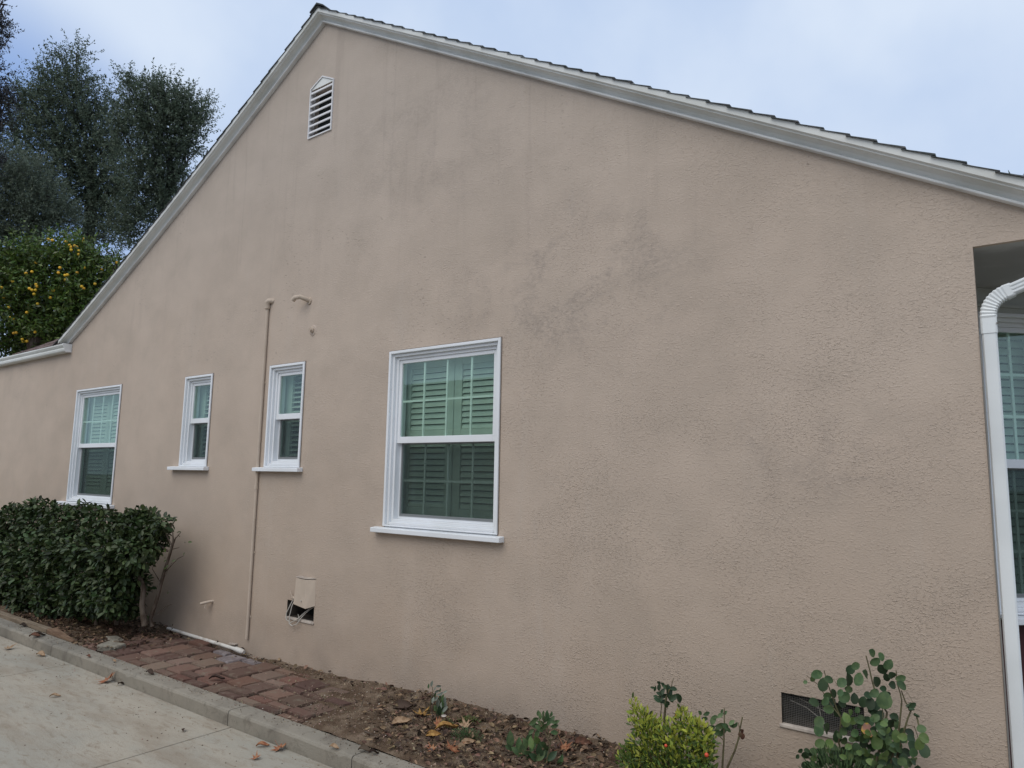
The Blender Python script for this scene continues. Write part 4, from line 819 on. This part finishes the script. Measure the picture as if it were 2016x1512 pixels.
LV = [(985,100,110,-40,'g'),(1095,145,105,-60,'g'),(1180,240,125,60,'g'),(1020,205,125,30,'g'),(1110,300,130,-50,'d'),(1225,375,110,-55,'d'),(780,255,105,20,'g'),(715,300,110,50,'d'),(695,435,150,90,'d'),(815,420,150,60,'g'),(905,360,130,-40,'g'),(610,460,120,45,'g'),
      (1335,410,120,10,'g'),(1350,500,130,-25,'g'),(1235,490,110,-10,'d'),(1040,455,130,-60,'d'),(1160,400,100,-70,'d'),(305,360,140,10,'g'),(375,490,145,80,'k'),(450,425,110,-10,'g'),(250,410,80,70,'g'),(695,545,95,-15,'g'),
      (590,585,85,40,'g'),(640,640,140,30,'g'),(510,600,110,-60,'d'),(765,660,120,85,'d'),(435,625,100,0,'g'),(270,705,120,-5,'d'),(405,690,110,40,'g'),(450,790,130,-10,'g'),(1010,590,130,20,'g'),(930,615,90,0,'d'),(870,700,120,70,'d'),(960,720,140,80,'d'),(1130,680,190,75,'g'),(1120,535,90,0,'d'),(1175,600,70,0,'d'),(1040,740,120,50,'d'),(985,790,120,20,'d'),
      (570,770,110,-20,'d'),(560,840,110,-20,'d'),(715,840,110,-60,'y'),(800,800,75,80,'g'),(850,890,85,0,'g'),(650,935,130,80,'y'),(745,930,105,15,'y'),(1030,850,120,0,'d'),(1260,890,130,-20,'d'),(1230,960,140,-25,'d'),(330,940,130,35,'g'),(325,1040,145,80,'g'),(425,1030,140,-55,'g'),
      (630,1060,110,20,'g'),(550,1130,130,85,'d'),(770,1080,110,20,'g'),(930,1045,170,-5,'r'),(1080,1000,120,30,'g'),(1130,1090,170,-15,'g'),(1275,1120,140,85,'y'),(1590,1030,110,20,'g'),(1625,1145,130,-15,'y'),(1560,1220,140,80,'y'),(1480,1260,160,-45,'d'),(1625,1300,150,80,'d'),(1450,1080,120,-20,'d'),(1460,1150,110,-10,'d'),
      (340,1210,120,30,'y'),(455,1210,120,20,'y'),(370,1270,110,-10,'g'),(640,1175,100,20,'g'),(735,1160,85,20,'g'),(860,1140,110,60,'g'),(1040,1190,170,60,'y'),(1150,1210,120,70,'g'),(690,1250,90,30,'y'),(760,1280,110,0,'y'),(850,1300,90,0,'g'),(1210,1260,110,-30,'g'),(1310,1250,160,-30,'g'),(700,1350,115,80,'y'),(820,1390,110,0,'g'),(850,1450,160,-20,'g'),(1040,1390,100,80,'y'),(1115,1400,130,-80,'y'),(1200,1340,130,-70,'g'),(1330,1350,90,60,'d'),(1370,1390,110,80,'d'),(1450,1450,130,-50,'g'),(270,1390,90,0,'y'),(255,1470,90,0,'g'),(100,1300,60,20,'d'),(230,1330,80,0,'d'),(180,1300,70,0,'d'),(65,1370,55,40,'d'),(185,1490,100,90,'d'),
      (480,700,110,30,'d'),(620,720,120,-20,'d'),(1080,860,110,60,'d'),(930,930,120,0,'d'),(1180,1130,120,10,'d'),(980,1260,120,-10,'d'),(880,1210,110,20,'d'),(1200,1440,120,10,'d'),(1300,1480,120,0,'d'),(960,1480,120,0,'d'),(560,1440,100,0,'d'),(160,455,50,30,'g'),(1480,740,90,20,'k'),(700,1440,120,0,'d'),(950,940,120,30,'d'),(830,960,110,-30,'d'),(700,990,110,0,'d'),(880,980,100,40,'d'),(1000,1100,120,0,'d')]
mm = dict(g='rose', d='rosed', k='rosed', y='rosel', r='rosey')
for x, y, l, a_, c_ in LV:
    Yv = -.30+RNG.uniform(-.05, .06) if c_ != 'd' else -.24+RNG.uniform(-.04, .05)
    cam_leaf('round', M[mm[c_]], *zz5(x, y), l*1.12/6.247, a_, Yv, rose, float(RNG.uniform(.70, .88)), .4)
for i in range(95):                        # fuller middle
    x = RNG.normal(1020, 270); y = RNG.uniform(880, 1560)
    if abs(x-1020) > 620-.25*abs(1500-y): continue
    cam_leaf('round', M[('rose', 'rosel', 'rosed', 'rosel', 'rose')[RNG.integers(0, 5)]], *zz5(x, y), RNG.uniform(11, 21), RNG.uniform(0, 360), -.30+RNG.uniform(-.08, .12), rose, float(RNG.uniform(.68, .86)), .5)
for i in range(170):                       # lower part of the bush, running out of the picture
    x = RNG.uniform(120, 1560); y = RNG.uniform(1250, 2350); cam_leaf('round', M[('rose', 'rosed', 'rosed', 'rosel')[RNG.integers(0, 4)]], *zz5(x, y), RNG.uniform(12, 21), RNG.uniform(0, 360), -.26+RNG.uniform(-.08, .16), rose, .9)
# grassy dark clump in front of it
tf = thing('ground_plant', 'fine dark green tuft at the foot of the rose bush', 'plant', (-1.05, -.42, .1))
n = 900; ctr = np.array([onY(1655, 1545, -.34)]); d = rdir(n); pos = ctr+d*[.17, .10, .14]*RNG.random((n, 1))**.4; tipd = d+[0, 0, .8]
leaf_mesh('foliage', pos, tipd, rdir(n)+[0, -.6, .3], RNG.uniform(.02, .045, n), RNG.uniform(.004, .009, n), M['rose'], tf, 'oval', kind='stuff')

# yellow-green shrub with two red berries
bxs = thing('shrub', 'small bright yellow green shrub with two red berries', 'shrub', (-1.65, -.42, .1))
def zz6(x, y): return 1180+x/6.3, 1310+y/6.3
cl6 = []
def bc(x, y, r, Y, sq=1.0):
    p = onY(*zz6(x, y), Y); dep = (p-CAM) @ _f; rr_ = r/6.3*dep/FPX; cl6.append((p[0], p[1], p[2], rr_, rr_*.9, rr_*sq))
for a_ in ((430,480,60,-.4),(480,600,95,-.42),(560,720,150,-.42),(420,700,70,-.4),(650,860,190,-.42),(1030,600,70,-.40),(1040,720,120,-.40),(1150,760,120,-.4),(1250,860,150,-.42),(900,900,200,-.42),(500,960,140,-.42),(1350,940,100,-.42),(700,1100,230,-.42),(1050,1080,230,-.42),(1280,1100,170,-.42),(380,1120,140,-.42),(270,1170,70,-.42),(500,1250,200,-.42),(900,1300,260,-.42),(1250,1300,200,-.42),(700,1500,260,-.40),(1100,1550,260,-.40)): bc(*a_)
n = 4300; pos, od = clump_leaves(cl6, n, .30); ok = (pos[:, 2] > .1) & (pos[:, 1] < -.03); pos, od = pos[ok], od[ok]; n = len(pos)
tipd = od*.7+rdir(n)*.6+[0, 0, .75]; nr = rdir(n)*.6+[0, -.7, .7]; ln = RNG.uniform(.020, .036, n)
ppx = (pos-CAM); sx2 = (ppx @ _r2)/(ppx @ _f)*FPX+1008; sy2 = 756-(ppx @ _u2)/(ppx @ _f)*FPX
young = RNG.random(n) < np.clip((pos[:, 2]-.22)/.34-.25*(pos[:, 0]+1.65), .15, .88)       # new growth sits on the shoot ends
i0, i1 = split_near(n, pos)
for yv, mt in ((True, 'boxy'), (False, 'box')):
    k = i1[young[i1] == yv]; leaf_mesh('foliage', pos[k], tipd[k], nr[k], ln[k], ln[k]*.36, M[mt], bxs, 'oval', kind='stuff')
    for i in i0[young[i0] == yv]: put_leaf('lance', M[mt], pos[i], tipd[i], nr[i], float(ln[i]), bxs, 'leaf')
for k in range(16):
    x = 350+k*65; cane([(800+(x-800)*.2, 1900), (800+(x-800)*.7, 1350), (x, 900+abs(x-850)*.25)], .0045, .0018, -.42, -.42, bxs, 'stem', zz6, 'stem')
for x, y, r_ in ((825, 995, 20), (1330, 1110, 27)):
    p = onY(*zz6(x, y), -.62); q = MB(); rr_ = r_/6.3*((p-CAM) @ _f)/FPX
    for a in range(1): q.tube([Vector(p)+Vector((0, 0, rr_*math.cos(math.pi*j/6))) for j in range(7)], [max(.0006, rr_*math.sin(math.pi*j/6)) for j in range(7)], 10)
    q.build('berry', M['berry'], bxs, smooth=True)

def sprig(name, label, base_px, Yb, canes, leaves, f, mt, scale, kindl='oval', cat='plant', cm='stem', Yl=-.35, w=.8, root_z=.11):
    b = onY(*f(*base_px), Yb); t_ = thing(name, label, cat, (float(b[0]), float(Yb), root_z))
    for pts, r0, r1 in canes: cane(pts, r0, r1, Yb, Yl, t_, cm, f, 'stem')
    for x, y, l, a_, *mo in leaves: cam_leaf(kindl, M[mo[0] if mo else mt], *f(x, y), l*1.18/scale, a_, Yl+RNG.uniform(-.03, .03), t_, w)
    return t_
sprig('rose_cane', 'dark leaved rose cane rising out of the yellow green shrub', (800, 1900), -.38, [([(800, 1950), (790, 900), (815, 560), (830, 400), (870, 300)], .008, .004), ([(870, 320), (895, 250), (920, 160)], .0022, .0015), ([(1000, 760), (1010, 600), (1000, 500)], .004, .003), ([(750, 700), (770, 520), (745, 300)], .003, .002)],
      [(740,215,60,-30),(790,240,70,-40),(740,270,80,80),(690,290,60,70),(660,275,50,0),(830,270,90,-10),(865,330,150,85),(920,290,95,-5),(920,400,110,40),(990,410,130,-60),(890,420,90,-60),(780,330,90,60),(760,400,100,80),(700,385,60,0),(720,430,90,-25),(800,380,90,20),(850,470,80,-40),(800,450,90,10),(740,350,70,-20),(830,500,70,-60),(980,500,60,-60,'box'),(950,640,80,80,'rosey'),(640,590,60,60,'rosed'),(920,780,110,40,'rosed')], zz6, 'rosed', 6.3, 'oval', Yl=-.40, w=.6)
sprig('rose_cane', 'thin rose cane with a few bluish leaves right of the yellow green shrub', (1520, 1500), -.38, [([(1500, 1800), (1530, 1200), (1545, 950), (1550, 720), (1550, 530)], .006, .0025), ([(1545, 930), (1480, 870), (1440, 790)], .003, .002)],
      [(1410,680,110,70),(1440,640,70,10),(1500,620,80,40),(1560,590,60,60),(1500,750,120,10),(1570,760,120,-30),(1480,840,130,-20),(1540,810,100,30),(1600,800,80,-30),(1640,710,80,40),(1660,750,80,0),(1690,740,70,50),(1520,570,50,60),(1330,600,80,20),(1310,660,80,-10),(1250,590,70,-50),(1390,770,90,10),(1460,800,80,50)], zz6, 'rose', 6.3, 'oval', Yl=-.34, w=.62)
sprig('rose_cane', 'bare curved rose cane with one brown withered leaf', (1600, 1500), -.36, [([(1500, 1800), (1590, 1260), (1680, 1060), (1730, 900), (1745, 780), (1775, 640)], .006, .003), ([(1740, 800), (1725, 710)], .003, .002)],
      [(1770,830,90,-60,'brown'),(1775,880,80,-80,'brown'),(1745,860,60,-80,'dead')], zz6, 'brown', 6.3, 'oval', Yl=-.34)
def zz4(x, y): return 960+x/6.3, 1320+y/6.3
sprig('seedling', 'dark green broad leaved seedling left of the orange leaf by the wall', (700, 1250), -.42, [([(700, 1300), (780, 900), (700, 740), (640, 600)], .006, .003), ([(780, 870), (740, 700), (770, 640)], .004, .002), ([(720, 780), (690, 600), (700, 540)], .003, .002), ([(780, 870), (850, 810), (880, 770)], .003, .002), ([(600, 1250), (500, 1100), (430, 980)], .004, .002), ([(620, 1200), (560, 900)], .004, .002)],
      [(625,530,60,80),(690,530,50,80),(790,545,60,70),(740,580,110,80),(565,640,110,25),(800,610,90,60),(830,690,90,5),(830,770,100,-10),(640,720,110,-30),(615,780,100,70,'rose'),(510,840,120,70),(615,870,140,-65,'rosel'),(690,920,120,-40),(730,960,120,-70),(280,860,170,88),(385,920,140,80),(440,970,160,75,'rose'),(510,1050,150,-40,'rose'),(400,1070,90,20),(270,960,110,-30),(560,950,120,60),(660,1060,140,50),(600,1150,140,0),(760,1100,120,30),(480,1160,120,10),(900,1120,130,60),(700,1200,120,0),(360,1150,90,40),(600,600,70,-10),(540,760,80,40),(820,640,70,-10),(650,560,80,100),(735,545,80,85),(700,600,90,110),(660,650,90,150),(760,640,90,60),(850,640,80,30),(600,690,110,160),(700,700,110,40),(540,900,130,100,'rosel'),(470,900,120,110),(640,1000,150,95,'rosed'),(720,1020,150,60,'rosed'),(520,1130,150,80,'rosed'),(800,1060,140,45,'rosed'),(580,1080,140,130,'rosed'),(430,1130,140,60),(350,1000,120,130)], zz4, 'rose', 6.3, 'oval', Yl=-.42, w=.58)
def zz3(x, y): return 700+x/6.3, 1320+y/6.3
sprig('seedling', 'spindly grey leaved seedling against the wall at the start of the litter', (900, 700), -.22, [([(880, 690), (930, 400), (960, 260), (950, 200)], .005, .002), ([(900, 680), (960, 470), (1000, 330)], .004, .002), ([(1000, 620), (1040, 450), (1060, 300)], .003, .002)],
      [(945,165,70,80,'grey'),(1030,195,60,0,'grey'),(905,195,50,85),(985,225,40,60,'grey'),(1110,265,50,30,'grey'),(1050,245,45,80),(1010,260,60,20,'grey'),(1040,300,60,10,'grey'),(1000,350,60,50,'grey'),(1080,340,80,80),(1100,380,90,75,'grey'),(1060,400,80,60),(1030,420,80,80,'grey'),(1110,440,80,70,'grey'),(960,370,70,80,'grey'),(1060,480,90,70,'rose'),(1000,520,100,85,'rosed'),(1090,510,70,60),(1000,580,90,0,'rose'),(1095,560,60,0,'chip'),(960,600,80,60),(1060,440,80,85,'grey'),(1010,450,80,80),(1050,350,80,95),(1020,390,80,60,'grey'),(1085,420,80,100),(1040,500,110,85,'rosed'),(1075,470,90,70),(1110,480,80,50,'grey'),(990,480,90,110),(1030,560,110,95,'rosed'),(985,300,60,70),(1060,290,60,40,'grey')], zz3, 'rose', 6.3, 'oval', Yl=-.20, w=.5)
wd = thing('weed', 'low dark ferny weed in the middle of the leaf litter', 'weed', (-2.9, -.45, .12))
for (px, py, r_, nn_) in ((918, 1452, .09, 700), (922, 1425, .07, 380), (880, 1428, .04, 120)):
    c = onZ(px, py, .13); d = rdir(nn_); pos = c+d*[r_*1.3, r_, .03]*RNG.random((nn_, 1))**.5+[0, 0, .01]; pos[:, 2] = np.maximum(pos[:, 2], .12)
    leaf_mesh('foliage', pos, d+[0, 0, .5], rdir(nn_)+[0, -.3, .6], RNG.uniform(.008, .018, nn_), RNG.uniform(.003, .006, nn_), M['rose' if py > 1430 else 'box'], wd, 'oval', kind='stuff')
for k, (pts, rr_) in enumerate((([(858, 1435), (850, 1400), (853, 1380)], .004), ([(1085, 1508), (1120, 1506), (1150, 1496)], .005), ([(788, 1392), (815, 1378), (835, 1375)], .006), ([(718, 1440), (740, 1448), (765, 1436)], .004), ([(710, 1392), (716, 1378)], .003))):
    q = MB(); P_ = [onZ(px, py, .135+.01*i) if k != 0 else onY(px, py, -.25) for i, (px, py) in enumerate(pts)]; q.tube(P_, [rr_, rr_*.8, rr_*.4][:len(P_)], 6)
    q.build('dry_twig', M['bark'], label=['upright dry twig beside the grey leaved seedling', 'thin dry twig on the soil below the pointed orange leaf', 'dry stick leaning at the wall left of the seedling', 'small forked twig on the bare soil at the litter edge', 'short stub of twig standing in the bare soil'][k], category='twig')

# ---------------------------------------------------------------- trees behind the house
def tree(name, label, D, base_px, clumps, mt, bark, nleaf, ls, spread=.35, twig=.32, fork=None, cat='tree', shape='diamond', up=.45, per=13, wr=.42):
    """clumps in (px,py,r_px,depth offset); base below the crown on the ground"""
    b = onD(base_px, 700, D); root = (float(b[0]), float(b[1]), -.15)
    t_ = thing(name, label, cat, root); C_ = []
    for px, py, r_, dd in clumps:
        p = onD(px, py, D+dd); rr_ = r_*(D+dd)/FPX; C_.append((p[0], p[1], p[2], rr_, rr_, rr_))
    C_ = np.array(C_); fk = fork or float(np.percentile(C_[:, 2], 20)); q = MB(); top = Vector((root[0], root[1], fk))
    q.tube([root, (root[0]+.1, root[1], fk*.5), top], [.30, .24, .19], 10); q.build('trunk', M[bark], t_, smooth=True)
    q = MB()
    for c in C_:
        e = Vector(c[:3]); m1 = top.lerp(e, .35)+Vector(rdir(1)[0])*.25; m2 = top.lerp(e, .7)+Vector(rdir(1)[0])*.25; q.tube([top, m1, m2, e], [.07, .04, .022, .010], 6)
        for k in range(5):
            d = Vector(rdir(1)[0]); d.z = abs(d.z); q.tube([m2 if k < 2 else e, e+d*c[3]*.45, e+d*c[3]*.95], [.02, .012, .004], 4)
    q.build('limbs', M[bark], t_, kind='stuff')
    nt2 = nleaf//per; vol = C_[:, 3]**2.2; pk = RNG.choice(len(C_), nt2, p=vol/vol.sum()); d = rdir(nt2); rr_ = (.12+.88*RNG.random(nt2)**.6)*(1+.14*RNG.normal(size=nt2))
    # lumpy outline: radius modulated by direction
    mod = .55+.85*fbm(np.arctan2(d[:, 1], d[:, 0])*1.3+pk*3.1, d[:, 2]*2.2+pk*1.7, 1.4, 77)
    P0 = C_[pk, :3]+d*(rr_*mod*C_[pk, 3])[:, None]; td = unit(d*.55+rdir(nt2)*spread+[0, 0, up]); tl = RNG.uniform(.5, 1.3, nt2)*twig
    s = np.tile((np.arange(per)+.5)/per, (nt2, 1)); P = P0[:, None]+td[:, None]*(s*tl[:, None])[..., None]; n_ = nt2*per; P = P.reshape(-1, 3)+RNG.normal(size=(n_, 3))*.012
    tp_ = unit(np.repeat(td, per, 0)*.6+rdir(n_)); ln = RNG.uniform(.7, 1.3, n_)*ls
    leaf_mesh('crown', P, tp_, rdir(n_)+[0, 0, .5], ln, ln*wr, M[mt], t_, shape, kind='stuff')
    return t_, C_
tree('oak_tree', 'tallest dark oak behind the left roof, feathery pointed top', 24, 150, [(120, 110, 18, 0), (150, 105, 16, 0), (105, 130, 18, 0), (125, 155, 36, 0), (160, 160, 28, 0), (95, 180, 32, 0), (130, 205, 52, 0), (178, 200, 34, 0), (75, 215, 38, 0), (50, 190, 24, 0), (110, 265, 60, 0), (170, 260, 56, 0), (70, 270, 46, 0),
     (215, 235, 26, .5), (225, 275, 34, 0), (130, 330, 70, 0), (190, 345, 62, 0), (110, 400, 66, 0), (180, 420, 60, 0), (225, 400, 34, 0), (60, 360, 40, 0), (205, 470, 40, 0), (232, 215, 22, 0), (240, 300, 36, 0), (25, 255, 34, 0), (15, 300, 36, 0), (245, 375, 34, 0), (35, 215, 20, 0)], 'oak', 'barkg', 84000, .085, twig=.58, per=20)
tree('oak_tree', 'dark oak with a rounded top beside the roof edge', 22, 300, [(250, 165, 16, 0), (268, 185, 24, 0), (300, 190, 30, 0), (335, 190, 28, 0), (375, 205, 22, 0), (398, 215, 12, 0), (290, 230, 44, 0), (340, 235, 42, 0), (375, 245, 30, 0), (255, 240, 28, 0), (318, 275, 42, 0), (370, 280, 24, 0), (385, 300, 14, 0), (395, 235, 16, 0), (300, 320, 40, 0), (335, 340, 28, 0),
     (290, 370, 44, 0), (330, 385, 26, 0), (275, 420, 42, 0), (310, 430, 24, 0), (240, 330, 26, .8), (255, 465, 26, 0), (355, 365, 14, 0), (235, 440, 26, .5), (240, 260, 26, 0), (345, 300, 30, 0)], 'oak', 'barkg', 60000, .078, twig=.54, per=20)
tree('oak_tree', 'paler grey green oak low at the left edge behind the orange tree', 19, 40, [(20, 330, 34, 0), (60, 345, 30, 0), (-20, 360, 50, 0), (40, 390, 46, 0), (95, 390, 32, 0), (115, 420, 28, 0), (10, 430, 50, 0), (70, 440, 44, 0), (130, 435, 22, 0), (-40, 430, 50, 0), (10, 480, 40, 0)], 'oakp', 'barkg', 52000, .062, twig=.4)
tree('oak_tree', 'thin twiggy tree reaching in at the far left edge', 16, -120, [(-60, 120, 55, 0), (-12, 40, 20, 0), (-10, 80, 14, 0), (2, 8, 12, 0), (-45, 50, 50, 0), (-6, 185, 22, 0), (10, 205, 18, 0), (-40, 230, 44, 0), (2, 245, 16, 0), (16, 185, 12, 0), (-60, 320, 50, 0)], 'oakd', 'bark', 26000, .055, twig=.25)
ot, OC = tree('orange_tree', 'leafy orange tree full of small orange fruit behind the low roof', 15.5, 70, [(60, 520, 50, 0), (110, 500, 42, 0), (150, 500, 34, 0), (185, 520, 34, 0), (215, 530, 20, 0), (130, 540, 54, 0), (180, 560, 44, 0), (30, 560, 55, 0), (90, 580, 58, 0), (150, 600, 54, 0), (195, 590, 30, 0), (20, 620, 50, 0), (80, 640, 50, 0), (130, 650, 44, 0), (5, 520, 40, 0), (-40, 560, 60, 0),
     (-20, 660, 50, 0), (60, 680, 50, .6), (120, 690, 40, .8), (230, 520, 12, 0), (175, 630, 34, .2), (20, 500, 24, 0)], 'citrus', 'bark', 36000, .10, spread=.6, twig=.28, up=.15, per=9, wr=.36)
fr_px = [(95, 471), (103, 473), (130, 476), (137, 483), (139, 486), (147, 484), (151, 486), (163, 470), (164, 475), (140, 492), (155, 494), (155, 501), (71, 517), (63, 535), (51, 538), (118, 527), (115, 537), (128, 542), (133, 541), (129, 551), (166, 527), (201, 531), (230, 517), (220, 543), (152, 537),
         (187, 559), (161, 564), (165, 568), (105, 572), (71, 560), (73, 564), (58, 568), (63, 571), (70, 571), (67, 579), (99, 586), (74, 598), (3, 566), (25, 554), (53, 615), (20, 625), (26, 627), (17, 605), (27, 656), (32, 655), (44, 668), (46, 672), (53, 672), (69, 654), (8, 585)]
one = MB(); rr_ = .033; one.tube([Vector((0, 0, rr_*math.cos(math.pi*j/5))) for j in range(6)], [max(.0006, rr_*math.sin(math.pi*j/5)) for j in range(6)], 8)
fm = bpy.data.meshes.new('orange'); fm.from_pydata(one.v, [], one.f); fm.update(); fm.materials.append(M['orange'])
for p in fm.polygons: p.use_smooth = True
for px, py in fr_px:
    # hang each fruit at the outer face of the crown
    d_ = ray(px, py); best = 13.9
    for c in OC:
        oc = CAM-c[:3]; dn = d_/np.linalg.norm(d_); bb = oc @ dn; cc = oc @ oc-(c[3]*.98)**2; di = bb*bb-cc
        if di > 0: best = min(best, (-bb-math.sqrt(di))/np.linalg.norm(d_)) if best != 13.9 else (-bb-math.sqrt(di))/np.linalg.norm(d_)
    p = CAM+d_*best; o = bpy.data.objects.new('orange', fm); COL.objects.link(o); o.parent = ot; o.matrix_parent_inverse = parent_world(ot).inverted(); o.location = tuple(p); o.scale = (1, 1, .92)

# spiky crown just showing over the right end of the roof
pt = thing('spiky_tree', 'spiky pale green treetop showing above the right end of the roof', 'tree', (float(onD(2012, 400, 14)[0]), float(onD(2012, 400, 14)[1]), -.15))
c = Vector(onD(2012, 372, 14)); q = MB(); q.tube([(c.x, c.y, -.15), (c.x+.1, c.y, c.z*.5), tuple(c)], [.16, .13, .10], 8); q.build('trunk', M['bark'], pt, smooth=True)
for k in range(46):
    d = rdir(1)[0]; d[2] = abs(d[2])*.9+.15; d = d/np.linalg.norm(d); L_ = RNG.uniform(.30, .52)
    put_leaf('lance', M['palm'], tuple(c), d, (d[1], -d[0], .4), L_, pt, 'frond', .22)

# ---------------------------------------------------------------- the neighbour's house across the driveway (unseen behind the photographer, added to block low sky and reflect in the panes)
nb = thing('unseen_neighbour_house', 'added neighbouring house across the driveway, out of view, for shading and pane reflections', 'house', (-4, -9.6, 0))
q = MB(); q.box(-17, 5, -15.6, -9.6, -.15, 3.0); q.build('wall', M['stucco'], nb)
q = MB(); q.sweep(None, [[(x, -9.15, 2.95), (x, -9.15, 3.10), (x, -12.6, 4.75), (x, -16.05, 3.10), (x, -16.05, 2.95)] for x in (-17.5, 5.5)]); q.build('roof', M['roof'], nb)
for x in (-13.5, -8.6, -3.4, 1.6):
    q = MB(); q.ring(x, x+1.3, 1.0, 2.3, .09, -9.60, -9.53); w_ = q.build('window', M['vinyl'], nb); q = MB(); q.box(x+.09, x+1.21, -9.585, -9.575, 1.09, 2.21); q.build('pane', M['dark'], w_)
